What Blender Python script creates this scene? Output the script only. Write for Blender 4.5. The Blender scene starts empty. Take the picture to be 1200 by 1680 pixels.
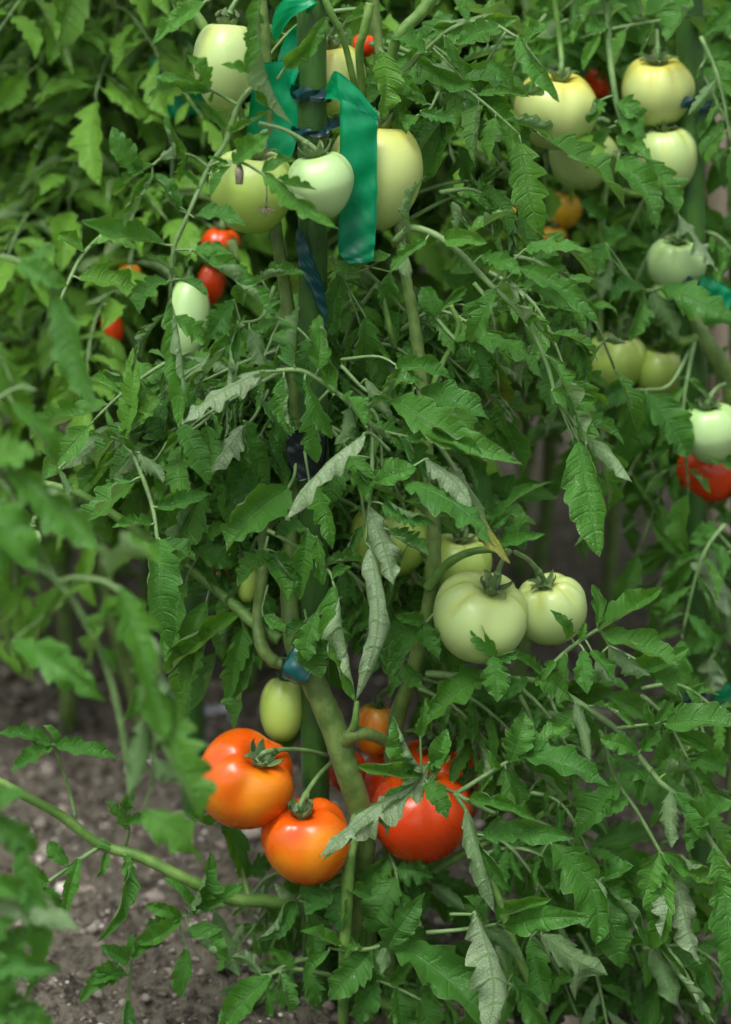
import bpy, math, random
import numpy as np
from mathutils import Vector, Matrix

rng = np.random.default_rng(11)
random.seed(5)
scene = bpy.context.scene
col = scene.collection

# ------------------------------------------------------------------ camera frame
F = 5000.0; D = 2.5; TH = math.radians(20)
VW = np.array([0, math.cos(TH), -math.sin(TH)])
UP = np.array([0, math.sin(TH), math.cos(TH)])
RT = np.array([1.0, 0, 0])
Z0 = 0.442
CAM = np.array([0, -D*math.cos(TH), Z0 + D*math.sin(TH)])
WUP = np.array([0, 0, 1.0])

def px(x, y, d):
    k = D + d
    return CAM + RT*((x-600)/F*k) + UP*((840-y)/F*k) + VW*k

def lean(y): return 0.08*(y-840)/840
def pm(x, y, dcm=0): return px(x, y, lean(y) + dcm/100)
def gpt(x, d, z=0.0):
    """ground point below picture column x at camera depth D+d"""
    k = D + d
    Y = CAM[1] + (k - (CAM[2]-0.35)*math.sin(TH))/math.cos(TH)
    return np.array([(x-600)/F*k, Y, z])

def nz(v):
    n = np.linalg.norm(v); return v/n if n > 1e-9 else v

# ------------------------------------------------------------------ object helpers
def link(o, parent=None):
    col.objects.link(o)
    if parent is not None: o.parent = parent
    return o

def tag(o, label=None, cat=None, group=None, kind=None):
    if label: o['label'] = label
    if cat: o['category'] = cat
    if group: o['group'] = group
    if kind: o['kind'] = kind
    return o

def empty(name, loc):
    o = bpy.data.objects.new(name, None); o.location = loc; o.empty_display_size = .05
    return link(o)

class MB:
    def __init__(s):
        s.v = []; s.f = []; s.uv = []; s.c = []; s.n = 0; s.m = []
    def add(s, V, Fc, UV=None, C=None, mi=0):
        V = np.asarray(V, float).reshape(-1, 3); Fc = np.asarray(Fc, int)
        s.v.append(V); s.f.append(Fc + s.n)
        s.uv.append(np.zeros((len(V), 2)) if UV is None else UV)
        s.c.append(np.tile([.5, 0, .5, 0], (len(V), 1)) if C is None else C)
        s.m.append(np.full(len(Fc), mi)); s.n += len(V)
    def mesh(s, name, mats, origin=(0, 0, 0)):
        V = np.concatenate(s.v) - np.asarray(origin); Fc = np.concatenate(s.f)
        me = bpy.data.meshes.new(name)
        me.vertices.add(len(V)); me.vertices.foreach_set('co', V.astype(np.float32).ravel())
        me.loops.add(Fc.size); me.loops.foreach_set('vertex_index', Fc.astype(np.int32).ravel())
        me.polygons.add(len(Fc))
        me.polygons.foreach_set('loop_start', (np.arange(len(Fc))*4).astype(np.int32))
        me.polygons.foreach_set('loop_total', np.full(len(Fc), 4, np.int32))
        me.polygons.foreach_set('use_smooth', np.ones(len(Fc), bool))
        me.polygons.foreach_set('material_index', np.concatenate(s.m).astype(np.int32))
        UV = np.concatenate(s.uv); l = me.uv_layers.new(name='UVMap')
        l.data.foreach_set('uv', UV[Fc.ravel()].astype(np.float32).ravel())
        a = me.attributes.new('lc', 'FLOAT_COLOR', 'POINT')
        a.data.foreach_set('color', np.concatenate(s.c).astype(np.float32).ravel())
        for m in mats: me.materials.append(m)
        me.update(calc_edges=True); me.validate()
        return me
    def obj(s, name, mats, parent=None, origin=None):
        """origin = world point; parents in this script are never rotated"""
        if not isinstance(mats, (list, tuple)): mats = [mats]
        if origin is None: origin = s.v[0][0]
        origin = np.asarray(origin, float)
        me = s.mesh(name, mats, origin)
        o = bpy.data.objects.new(name, me)
        base = np.zeros(3); p = parent
        while p is not None: base = base + np.array(p.location); p = p.parent
        o.location = origin - base
        return link(o, parent)

def gridfaces(R, C, off=0, wrap=False):
    i = np.arange(R-1)[:, None]*C; 
    j = np.arange(C if wrap else C-1)[None, :]
    j2 = (j+1) % C
    a = i+j; b = i+j2; c = i+C+j2; d = i+C+j
    return np.stack([a, b, c, d], -1).reshape(-1, 4) + off

def spline(P, n):
    P = np.asarray(P, float)
    if len(P) == 2:
        t = np.linspace(0, 1, n)[:, None]; return P[0]*(1-t)+P[1]*t
    Q = np.vstack([2*P[0]-P[1], P, 2*P[-1]-P[-2]])
    t = np.linspace(0, len(P)-1, n); i = np.minimum(t.astype(int), len(P)-2); f = (t-i)[:, None]
    a, b, c, d = Q[i], Q[i+1], Q[i+2], Q[i+3]
    return .5*((2*b)+(-a+c)*f+(2*a-5*b+4*c-d)*f**2+(-a+3*b-3*c+d)*f**3)

def tube(mb, P, r, sides=8, n=None, bump=0.0, mi=0, C=None):
    P = np.asarray(P, float); n = n or max(4, len(P)*5)
    r = np.atleast_1d(np.asarray(r, float))
    rr = np.interp(np.linspace(0, 1, n), np.linspace(0, 1, len(r)), r)
    S = spline(P, n); T = np.gradient(S, axis=0); T /= np.linalg.norm(T, axis=1)[:, None]+1e-12
    a = np.cross(T[0], [0.3, 0.2, 0.93]); 
    if np.linalg.norm(a) < .1: a = np.cross(T[0], [1, 0, 0])
    a = nz(a); A = []
    for t in T:
        a = nz(a - t*np.dot(a, t)); A.append(a)
    A = np.array(A); B = np.cross(T, A)
    if bump: rr = rr*(1+bump*rng.normal(size=n))
    th = np.linspace(0, 2*math.pi, sides, endpoint=False)
    V = S[:, None]+rr[:, None, None]*(np.cos(th)[None, :, None]*A[:, None]+np.sin(th)[None, :, None]*B[:, None])
    V = V.reshape(-1, 3)
    L = np.repeat(np.linspace(0, 1, n), sides)
    UV = np.stack([np.tile(th/6.283, n), L], 1)
    Fc = gridfaces(n, sides, wrap=True)
    # caps
    V = np.vstack([V, S[0], S[-1]]); UV = np.vstack([UV, [0, 0], [0, 1]])
    k = n*sides
    j = np.arange(sides)
    c0 = np.stack([np.full(sides, k), (j+1) % sides, j, np.full(sides, k)], 1)
    c1 = np.stack([np.full(sides, k+1), (n-1)*sides+j, (n-1)*sides+(j+1) % sides, np.full(sides, k+1)], 1)
    # degenerate quads are not allowed: pair up the cap triangles instead
    caps = []
    for q in range(0, sides-1, 2):
        caps.append([k, (q+2) % sides, q+1, q])
        caps.append([k+1, (n-1)*sides+q, (n-1)*sides+q+1, (n-1)*sides+(q+2) % sides])
    mb.add(V, np.vstack([Fc, caps]), UV, C if C is None else np.tile(C, (len(V), 1)), mi)

# ------------------------------------------------------------------ leaflet
def leaflet(mb, P0, P1, nrm, w, fold=.2, curl=(.3, .3), bend=.6, twist=0.0, N=5, C=9, yel=0.0, dep=.36,
            side=0.0, per=4, rnd=None, round_=False, pale=0.0, ruf=.05):
    P0 = np.asarray(P0, float); P1 = np.asarray(P1, float)
    e = P1-P0; L = np.linalg.norm(e); e1 = e/L
    n = nrm - e1*np.dot(nrm, e1); n = nz(n); e2 = np.cross(e1, n)
    R = N*per+1
    u_ = np.linspace(0, 1, R)
    t = u_**rng.uniform(.95, 1.3)+.03*np.sin(u_*math.pi*2+rng.random()*6)*np.sin(u_*math.pi)
    s = np.linspace(-1, 1, C); h = C//2
    if round_: env = np.sin(np.pi*np.clip(t, 0, 1)**.62)**.75
    else: env = (t+.01)**rng.uniform(.48, .62)*(1-t)**rng.uniform(.85, 1.1)
    env = env/env.max(); env[-1] = .012; env[0] = max(env[0], .04)
    ph_ = u_*N; f = ph_ % 1.0; f[-1] = 0; ki = np.minimum(ph_.astype(int), N-1)
    tooth = np.interp(f, [0, .25, .5, .75, 1], [0, .5, .85, 1, 0])
    ms = {}
    for sg in (-1, 1):
        am = rng.uniform(.35, 1.4, N)[ki]
        dp = (dep*(1-t)**.8+.035)*am
        mm = 1-dp*(1-tooth); mm[-1] = 1
        ms[sg] = mm*(1+.06*rng.normal()*np.sin(t*9+rng.random()*6))
    # spine
    be = bend*(t-.5); 
    tm = (be[1:]+be[:-1])/2
    dx = np.cos(tm); dz = -np.sin(tm)
    X = np.concatenate([[0], np.cumsum(dx)]); Z = np.concatenate([[0], np.cumsum(dz)])
    k = L/X[-1]; X *= k; Z *= k
    Z = Z - Z[-1]*t
    SX = side*L*np.sin(np.pi*t)
    spine = P0+X[:, None]*e1+Z[:, None]*n+SX[:, None]*e2
    Nn = np.sin(be)[:, None]*e1+np.cos(be)[:, None]*n
    tw = twist*(t-.3)
    E2 = np.cos(tw)[:, None]*e2+np.sin(tw)[:, None]*Nn
    N2 = -np.sin(tw)[:, None]*e2+np.cos(tw)[:, None]*Nn
    T1 = np.cos(be)[:, None]*e1-np.sin(be)[:, None]*n
    hw = env*w/2
    V = np.zeros((R, C, 3))
    V[:, h] = spine
    ph1, ph2 = rng.random(2)*6.28
    for sg, cu in ((-1, curl[0]), (1, curl[1])):
        fo = fold; m = ms[sg]
        x = np.zeros(R); z = np.zeros(R)
        cc = cu*(.55+.45*np.sin(np.pi*np.clip(t*1.15, 0, 1)))*(1+.22*np.sin(t*7+ph1*sg+ph2))
        for q in range(1, h+1):
            sm = (q-.5)/h
            ang = fo+cc*sm
            lw = hw*(1-(1-m)*min(1, (q/h))**1.3) * q/h
            lp = hw*(1-(1-m)*((q-1)/h)**1.3) * (q-1)/h
            ds = np.maximum(lw-lp, hw*.04/h)
            x = x+np.cos(ang)*ds; z = z+np.sin(ang)*ds
            sq = q/h
            puck = .055*w*env*np.sin(np.pi*f)**1.0*np.sin(np.pi*min(sq*.9, 1))*(1-t)**.3
            zz = z+puck*.8 + 1.3*ruf*w*env*np.sin(t*N*3.1+ph1+sg)*sq**2
            aoff = .46*lw*(1-.55*t)*(1-.0*sq)
            V[:, h+sg*q] = spine+(sg*x)[:, None]*E2+zz[:, None]*N2+(aoff*(1-t**3))[:, None]*T1
    # soft irregular dents
    tt_ = t[:, None]; ss_ = s[None, :]
    dent = sum(rng.normal()*np.sin(tt_*rng.uniform(6, 16)+ss_*rng.uniform(-5, 5)+rng.random()*6) for _ in range(4))
    V = V+(.028*w*dent*np.abs(ss_)**.6*np.sin(np.pi*tt_))[..., None]*N2[:, None]
    V[:, :] += (rng.normal(size=(R, C, 1))*.006*w)*N2[:, None]*(np.abs(s)[None, :, None])
    U = np.tile((s+1)/2, R); Vv = np.repeat(u_*N, C)
    r_ = rng.random() if rnd is None else rnd
    Cc = np.stack([np.full(R*C, r_), np.full(R*C, yel), np.repeat(t, C), np.full(R*C, pale)], 1)
    mb.add(V.reshape(-1, 3), gridfaces(R, C), np.stack([U, Vv], 1), Cc)
    return spine

MODES = {
 'f': dict(fold=.34, curl=(.5, .5), bend=.7),
 'c': dict(fold=.55, curl=(1.0, .9), bend=.7),
 'd': dict(fold=-.1, curl=(-.5, -.6), bend=.9),
 'h': dict(fold=.3, curl=(2.4, .3), bend=.5),
 'g': dict(fold=.3, curl=(.3, 2.4), bend=.5),
 'r': dict(fold=.42, curl=(2.3, 2.1), bend=.4, ruf=.12, pale=.3),
 'u': dict(fold=.3, curl=(.9, .9), bend=-.5, flip=True),
 'v': dict(fold=.35, curl=(1.1, 1.0), bend=-.3, flip=True, ruf=.12, pale=.1),
 'U': dict(fold=.15, curl=(.4, 1.2), bend=-.35, flip=True, ruf=.16, pale=.6),
 'W': dict(fold=.15, curl=(1.2, .4), bend=-.35, flip=True, ruf=.16, pale=.6),
}
def defnorm(jit=.25):
    return nz(-VW*.78+WUP*.55+rng.normal(size=3)*jit)

def mode_leaflet(mb, P0, P1, w, mode='f', nrm=None, yel=0., C=13, N=None, **kw):
    m = dict(MODES[mode[0]])
    if nrm is None: nrm = defnorm()
    e1 = nz(np.asarray(P1)-np.asarray(P0))
    if len(mode) > 1:
        ang = {'l': .8, 'r': -.8, 'L': 1.25, 'R': -1.25, 'x': 0}[mode[1]]
        q = Matrix.Rotation(ang, 3, Vector(e1)); nrm = np.array(q @ Vector(nrm))
    if m.pop('flip', False): nrm = -nrm
    kw.setdefault('ruf', m.get('ruf', .09)); kw.setdefault('pale', m.get('pale', max(0, rng.normal()*.08))); dp_ = rng.choice([.3, .42]) if 'ruf' in m else rng.choice([.24, .36, .48, .6])
    L = np.linalg.norm(np.asarray(P1)-np.asarray(P0))
    if N is None: N = 3 if L < .014 else int(rng.integers(3, 6)) if L < .03 else int(rng.integers(5, 8))
    cu = m['curl']; j = rng.normal(size=2)*.6+.2
    w = w*{'r': 1.5, 'v': 1.25, 'U': 1.25, 'W': 1.25, 'h': 1.3, 'g': 1.3, 'c': 1.2}.get(mode[0], 1.08)
    return leaflet(mb, P0, P1, nrm, w, m['fold']+rng.normal()*.06, (cu[0]+j[0], cu[1]+j[1]), m['bend']+rng.normal()*.35,
            twist=rng.normal()*.6, N=N, C=C, yel=yel, dep=dp_, side=rng.normal()*.045, **kw)

def auto_leaflets(mb, st, P, size, up, C=9, yel=0., wild=1.0, droop=.5, rolled=.25, n_pairs=4, per=4):
    """compound leaf along rachis P (n,3)"""
    S = spline(P, 24); T = np.gradient(S, axis=0); T /= np.linalg.norm(T, axis=1)[:, None]
    def at(u):
        i = int(u*23); return S[i], T[i]
    G = np.array([0, 0, -1.0])
    def ml(p, d, L, wr, rr):
        md = 'r' if rng.random() < rolled*.5 else rng.choice(['h', 'g', 'u', 'c', 'c', 'h', 'g']) if rng.random() < rolled else rng.choice(['f', 'c', 'd', 'f'])
        m = dict(MODES[md]); fl = m.pop('flip', False)
        nr = nz(up+rng.normal(size=3)*.3*wild); 
        d = nz(d+G*droop*rng.uniform(.2, 1.2)+rng.normal(size=3)*.14*wild)
        # petiolule
        q = p+d*L*.1
        tube(st, [p, q], [.0009, .0007], 5, 3)
        leaflet(mb, q, q+d*L, -nr if fl else nr, L*wr, m['fold'], m['curl'], m['bend']+rng.normal()*.3, twist=rng.normal()*.5,
                N=3 if L < .016 else 5, C=C, yel=yel+rng.normal()*.05, dep=rng.choice([.3, .42, .55, .65]), side=rng.normal()*.06, rnd=None, per=per)
    p, d = at(1.0)
    ml(p, d, size*.44*rng.uniform(.9, 1.15), .5, 0)
    us = [.88, .68, .47, .27][:n_pairs]; ls = [.3, .36, .33, .24]
    for u, l in zip(us, ls):
        for sg in (-1, 1):
            p, d = at(min(1, u+rng.uniform(-.05, .05))); sd = nz(np.cross(d, up))*sg
            ml(p, sd*.85+d*.55, size*l*rng.uniform(.7, 1.2), rng.uniform(.38, .54), 1)
    for u in (.74, .52, .3):
        for sg in (-1, 1):
            if rng.random() < .75:
                p, d = at(u+rng.uniform(-.05, .05)); sd = nz(np.cross(d, up))*sg
                ml(p, sd+d*.2, size*rng.uniform(.05, .1), .65, 2)

# ------------------------------------------------------------------ materials
def newmat(name):
    m = bpy.data.materials.new(name); m.use_nodes = True
    nt = m.node_tree; nt.nodes.clear()
    out = nt.nodes.new('ShaderNodeOutputMaterial')
    return m, nt, out
class NT:
    def __init__(s, nt): s.nt = nt
    def n(s, typ, **kw):
        nd = s.nt.nodes.new('ShaderNode'+typ)
        for k, v in kw.items():
            if k.startswith('i_'):
                key = k[2:]; key = int(key) if key.isdigit() else key.replace('_', ' ')
                s.put(nd.inputs[key], v)
            else: setattr(nd, k, v)
        return nd
    def put(s, sock, v):
        if isinstance(v, bpy.types.NodeSocket): s.nt.links.new(v, sock)
        elif isinstance(v, bpy.types.Node): s.nt.links.new(v.outputs[0], sock)
        else:
            if isinstance(v, (tuple, list)) and len(v) == 3 and sock.type == 'RGBA': v = (*v, 1)
            sock.default_value = v
    def math(s, op, a, b=None, c=None, clamp=False):
        nd = s.nt.nodes.new('ShaderNodeMath'); nd.operation = op; nd.use_clamp = clamp
        s.put(nd.inputs[0], a)
        if b is not None: s.put(nd.inputs[1], b)
        if c is not None: s.put(nd.inputs[2], c)
        return nd.outputs[0]
    def mix(s, f, a, b, blend='MIX'):
        nd = s.nt.nodes.new('ShaderNodeMix'); nd.data_type = 'RGBA'; nd.blend_type = blend
        s.put(nd.inputs[0], f); s.put(nd.inputs[6], a); s.put(nd.inputs[7], b)
        return nd.outputs[2]
    def ramp(s, v, a, b, x=0., y=1.):
        nd = s.nt.nodes.new('ShaderNodeMapRange'); nd.interpolation_type = 'SMOOTHSTEP'
        s.put(nd.inputs[0], v); s.put(nd.inputs[1], a); s.put(nd.inputs[2], b); s.put(nd.inputs[3], x); s.put(nd.inputs[4], y)
        return nd.outputs[0]

def leaf_material():
    m, nt, out = newmat('tomato_leaf'); g = NT(nt)
    uv = g.n('UVMap', uv_map='UVMap'); sep = g.n('SeparateXYZ', i_0=uv.outputs[0])
    at = g.n('Attribute', attribute_name='lc'); sc = g.n('SeparateColor', i_0=at.outputs['Color'])
    rnd, yel, tt = sc.outputs[0], sc.outputs[1], sc.outputs[2]
    absS = g.math('ABSOLUTE', g.math('MULTIPLY_ADD', sep.outputs[0], 2, -1))
    mid = g.ramp(absS, .015, .07, 1, 0)
    co = g.n('TexCoord'); nzv = g.n('TexNoise', i_Vector=co.outputs['Object'], i_Scale=70., i_Detail=2.)
    vy = g.math('MULTIPLY_ADD', g.math('MULTIPLY', absS, absS), -.22, g.math('ADD', sep.outputs[1], g.math('MULTIPLY_ADD', nzv.outputs[0], .5, -.2)))
    fr = g.math('FRACT', vy)
    lat = g.ramp(g.math('ABSOLUTE', g.math('SUBTRACT', fr, .72)), .02, .1, 1, 0)
    fr2 = g.math('FRACT', g.math('ADD', vy, .38))
    lat2 = g.ramp(g.math('ABSOLUTE', g.math('SUBTRACT', fr2, .72)), .01, .07, .45, 0)
    vein = g.math('MAXIMUM', mid, g.math('MULTIPLY', g.math('MAXIMUM', lat, lat2), .8))
    co = g.n('TexCoord')
    vo = g.n('TexVoronoi', feature='DISTANCE_TO_EDGE', i_Vector=co.outputs['Object'], i_Scale=430.)
    cell = g.ramp(vo.outputs['Distance'], 0, .16, 1, 0)
    no = g.n('TexNoise', i_Vector=co.outputs['Object'], i_Scale=38., i_Detail=3.)
    oi = g.n('ObjectInfo')
    r2 = g.math('FRACT', g.math('ADD', rnd, oi.outputs['Random']))
    up = g.mix(r2, (.026, .140, .013), (.062, .235, .016))
    up = g.mix(g.ramp(no.outputs[0], .35, .7, 0, .5), up, (.065, .25, .026))
    up = g.mix(g.math('MULTIPLY', yel, .9, clamp=True), up, (.19, .43, .025))
    up = g.mix(g.math('MULTIPLY', vein, .33), up, (.09, .22, .055))
    up = g.mix(g.math('MULTIPLY', cell, .3), up, (.018, .07, .014))
    dn = g.mix(r2, (.10, .22, .07), (.19, .31, .14))
    dn = g.mix(at.outputs['Alpha'], dn, (.38, .49, .31))
    dn = g.mix(g.math('MULTIPLY', yel, .7, clamp=True), dn, (.2, .32, .09))
    dn = g.mix(g.math('MULTIPLY', vein, .75), dn, (.15, .29, .09))
    dn = g.mix(g.math('MULTIPLY', cell, .6), dn, (.11, .19, .08))
    # paler colour along the rim, and browned tip
    rim = g.ramp(absS, .94, 1.0, 0, .6)
    n2 = g.n('TexNoise', i_Vector=co.outputs['Object'], i_Scale=90.)
    tip = g.math('MULTIPLY', g.ramp(g.math('ADD', tt, g.math('MULTIPLY', n2.outputs[0], .1)), 1.0, 1.04, 0, .8), g.ramp(rnd, .35, .5, 0, 1))
    geo = g.n('NewGeometry')
    c = g.mix(geo.outputs['Backfacing'], up, dn)
    c = g.mix(rim, c, (.24, .36, .15))
    c = g.mix(tip, c, (.16, .12, .09))
    old = g.math('MULTIPLY', g.ramp(rnd, .9975, .999, 0, 1), g.ramp(g.math('MULTIPLY_ADD', no.outputs[0], .8, g.math('MULTIPLY', tt, .5)), .45, .75, 0, .85))
    c = g.mix(old, c, (.30, .30, .04))
    n5 = g.n('TexNoise', i_Vector=co.outputs['Object'], i_Scale=260., i_Detail=2.)
    spot = g.math('MULTIPLY', g.ramp(n5.outputs[0], .69, .73, 0, .7), g.ramp(rnd, .3, .6, 0, 1))
    c = g.mix(spot, c, (.13, .10, .045))
    hgt = g.math('SUBTRACT', g.math('MULTIPLY', vein, -1.1), g.math('MULTIPLY', cell, .35))
    hgt = g.math('MULTIPLY_ADD', no.outputs[0], .6, hgt)
    bp = g.n('Bump', i_Strength=.6, i_Distance=.0014, i_Height=hgt)
    pr = g.n('BsdfPrincipled', i_Base_Color=c, i_Roughness=g.ramp(no.outputs[0], .3, .7, .36, .52), i_Normal=bp.outputs[0])
    pr.inputs['Specular IOR Level'].default_value = .5
    pr.inputs['Sheen Weight'].default_value = .04
    pr.inputs['Sheen Roughness'].default_value = .4
    tr = g.n('BsdfTranslucent', i_Color=g.mix(.7, c, (.20, .44, .025)), i_Normal=bp.outputs[0])
    mx = g.n('MixShader', i_0=.36, i_1=pr.outputs[0], i_2=tr.outputs[0])
    nt.links.new(mx.outputs[0], out.inputs[0])
    return m

def stem_material(name, c1, c2, rough=.5, scale=60):
    m, nt, out = newmat(name); g = NT(nt)
    co = g.n('TexCoord'); no = g.n('TexNoise', i_Vector=co.outputs['Object'], i_Scale=float(scale), i_Detail=5.)
    mp = g.n('Mapping', i_Vector=co.outputs['Object'], i_Scale=(1., 1., .15))
    n3 = g.n('TexNoise', i_Vector=mp.outputs[0], i_Scale=400., i_Detail=2.)
    n2 = g.n('TexNoise', i_Vector=co.outputs['Object'], i_Scale=900.)
    c = g.mix(g.ramp(no.outputs[0], .35, .65), c1, c2)
    c = g.mix(g.ramp(n3.outputs[0], .5, .75, 0, .3), c, tuple(x*.6 for x in c1))
    bp = g.n('Bump', i_Strength=.5, i_Distance=.0008, i_Height=g.math('ADD', n2.outputs[0], n3.outputs[0]))
    pr = g.n('BsdfPrincipled', i_Base_Color=c, i_Roughness=rough, i_Normal=bp.outputs[0])
    pr.inputs['Sheen Weight'].default_value = .06
    nt.links.new(pr.outputs[0], out.inputs[0])
    return m

def tomato_material(name, low, high, shoulder, blotch, rough=.28, sh_amt=.8, cheek=None):
    cheek = cheek or high
    """colour runs from blossom end (low) over the cheeks (high) to the shoulder"""
    m, nt, out = newmat(name); g = NT(nt)
    at = g.n('Attribute', attribute_name='lc'); sc = g.n('SeparateColor', i_0=at.outputs['Color'])
    lat, rib, rnd = sc.outputs[0], sc.outputs[1], sc.outputs[2]
    co = g.n('TexCoord'); no = g.n('TexNoise', i_Vector=co.outputs['Object'], i_Scale=22., i_Detail=3.)
    nf = g.n('TexNoise', i_Vector=co.outputs['Object'], i_Scale=700., i_Detail=1.)
    nb = g.n('TexNoise', i_Vector=co.outputs['Object'], i_Scale=55., i_Detail=4.)
    l2 = g.math('MULTIPLY_ADD', g.math('SUBTRACT', no.outputs[0], .5), .55, lat)
    c = g.mix(g.ramp(l2, .1, .55), low, high)
    c = g.mix(g.ramp(l2, .55, .95, 0, sh_amt), c, shoulder)
    c = g.mix(g.math('MULTIPLY', g.ramp(rib, .2, 1.), g.ramp(lat, .25, .8, 0, .7)), c, blotch)
    nd_ = g.n('TexNoise', i_Vector=co.outputs['Object'], i_Scale=260., i_Detail=3.)
    c = g.mix(g.ramp(nd_.outputs[0], .72, .76, 0, .55), c, (.16, .12, .05))
    c = g.mix(g.ramp(nf.outputs[0], .66, .74, 0, .22), c, tuple(min(1, x*1.6+.05) for x in high))
    c = g.mix(g.ramp(nb.outputs[0], .52, .78, 0, .28), c, tuple(x*.72 for x in high))
    nc = g.n('TexNoise', i_Vector=co.outputs['Object'], i_Scale=16., i_Detail=1.)
    c = g.mix(g.ramp(nc.outputs[0], .5, .68, 0, .75), c, cheek)
    # corky ring round the stalk, blossom scar below
    c = g.mix(g.ramp(lat, .965, 1., 0, .7), c, (.12, .13, .04))
    c = g.mix(g.ramp(lat, .0, .012, .8, 0), c, (.12, .09, .05))
    bp = g.n('Bump', i_Strength=.08, i_Distance=.0008, i_Height=g.math('MULTIPLY_ADD', no.outputs[0], 2., nb.outputs[0]))
    rg = g.ramp(nb.outputs[0], .3, .7, rough, rough+.14)
    pr = g.n('BsdfPrincipled', i_Base_Color=c, i_Roughness=rg, i_Normal=bp.outputs[0])
    pr.inputs['Subsurface Weight'].default_value = .06
    pr.inputs['Subsurface Radius'].default_value = (.008, .005, .002)
    pr.inputs['Subsurface Scale'].default_value = 1.0
    pr.inputs['Specular IOR Level'].default_value = .5
    nt.links.new(pr.outputs[0], out.inputs[0])
    return m

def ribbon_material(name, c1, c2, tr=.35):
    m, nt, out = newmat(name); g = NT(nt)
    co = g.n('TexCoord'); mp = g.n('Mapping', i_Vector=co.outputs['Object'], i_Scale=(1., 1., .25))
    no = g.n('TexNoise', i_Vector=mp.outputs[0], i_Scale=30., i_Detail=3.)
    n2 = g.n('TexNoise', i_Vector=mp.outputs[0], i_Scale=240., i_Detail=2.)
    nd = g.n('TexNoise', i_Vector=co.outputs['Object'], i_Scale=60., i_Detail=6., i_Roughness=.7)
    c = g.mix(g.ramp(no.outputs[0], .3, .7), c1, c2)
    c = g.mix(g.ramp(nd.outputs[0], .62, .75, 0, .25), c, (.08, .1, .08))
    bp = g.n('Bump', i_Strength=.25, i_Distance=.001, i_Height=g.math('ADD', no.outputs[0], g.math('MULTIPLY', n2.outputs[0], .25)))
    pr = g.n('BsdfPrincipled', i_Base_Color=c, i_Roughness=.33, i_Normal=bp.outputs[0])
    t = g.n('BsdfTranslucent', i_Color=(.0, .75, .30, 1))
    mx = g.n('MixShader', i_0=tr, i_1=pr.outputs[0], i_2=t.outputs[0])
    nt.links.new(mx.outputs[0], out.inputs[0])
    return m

def soil_material():
    m, nt, out = newmat('garden_soil'); g = NT(nt)
    co = g.n('TexCoord'); P = co.outputs['Object']
    n1 = g.n('TexNoise', i_Vector=P, i_Scale=6., i_Detail=8., i_Roughness=.65)
    n2 = g.n('TexNoise', i_Vector=P, i_Scale=90., i_Detail=8., i_Roughness=.7)
    n3 = g.n('TexNoise', i_Vector=P, i_Scale=420., i_Detail=4.)
    vo = g.n('TexVoronoi', i_Vector=P, i_Scale=150.)
    c = g.mix(g.ramp(n1.outputs[0], .3, .7), (.135, .118, .084), (.225, .198, .145))
    c = g.mix(g.ramp(n2.outputs[0], .42, .6), c, (.31, .282, .215))
    n4 = g.n('TexNoise', i_Vector=P, i_Scale=32., i_Detail=6., i_Roughness=.7)
    c = g.mix(g.ramp(n4.outputs[0], .35, .5, .8, 0), c, (.075, .06, .05))
    c = g.mix(g.ramp(n2.outputs[0], .36, .47, .85, 0), c, (.045, .036, .03))
    vc = g.n('SeparateColor', i_0=vo.outputs['Color'])
    c = g.mix(g.math('MULTIPLY', g.ramp(vc.outputs[0], .82, .93, 0, .6), g.ramp(vo.outputs['Distance'], .25, .45, 1, 0)), c, (.34, .30, .27))
    c = g.mix(g.ramp(n3.outputs[0], .55, .75, 0, .35), c, (.3, .26, .23))
    hg = g.math('ADD', g.math('MULTIPLY', n2.outputs[0], 1.4), g.math('MULTIPLY', n3.outputs[0], .4))
    bp = g.n('Bump', i_Strength=1., i_Distance=.02, i_Height=hg)
    pr = g.n('BsdfPrincipled', i_Base_Color=c, i_Roughness=.92, i_Normal=bp.outputs[0])
    pr.inputs['Specular IOR Level'].default_value = .25
    nt.links.new(pr.outputs[0], out.inputs[0])
    return m

def stone_material():
    m, nt, out = newmat('small_stones'); g = NT(nt)
    at = g.n('Attribute', attribute_name='lc'); sc = g.n('SeparateColor', i_0=at.outputs['Color'])
    co = g.n('TexCoord'); no = g.n('TexNoise', i_Vector=co.outputs['Object'], i_Scale=160., i_Detail=5.)
    c = g.mix(g.ramp(sc.outputs[0], .1, .5), (.10, .082, .066), (.21, .18, .15))
    c = g.mix(g.ramp(sc.outputs[0], .76, .97), c, (.52, .49, .44))
    c = g.mix(g.ramp(no.outputs[0], .5, .75, 0, .6), c, (.1, .08, .068))
    bp = g.n('Bump', i_Strength=.5, i_Distance=.002, i_Height=no.outputs[0])
    pr = g.n('BsdfPrincipled', i_Base_Color=c, i_Roughness=.8, i_Normal=bp.outputs[0])
    nt.links.new(pr.outputs[0], out.inputs[0])
    return m

def plain(name, c1, c2, rough=.6, scale=40., stretch=1.):
    m, nt, out = newmat(name); g = NT(nt)
    co = g.n('TexCoord'); mp = g.n('Mapping', i_Vector=co.outputs['Object'], i_Scale=(1., 1., stretch))
    no = g.n('TexNoise', i_Vector=mp.outputs[0], i_Scale=scale, i_Detail=5., i_Roughness=.6)
    c = g.mix(g.ramp(no.outputs[0], .3, .7), c1, c2)
    bp = g.n('Bump', i_Strength=.4, i_Distance=.0015, i_Height=no.outputs[0])
    pr = g.n('BsdfPrincipled', i_Base_Color=c, i_Roughness=rough, i_Normal=bp.outputs[0])
    nt.links.new(pr.outputs[0], out.inputs[0])
    return m

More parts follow.
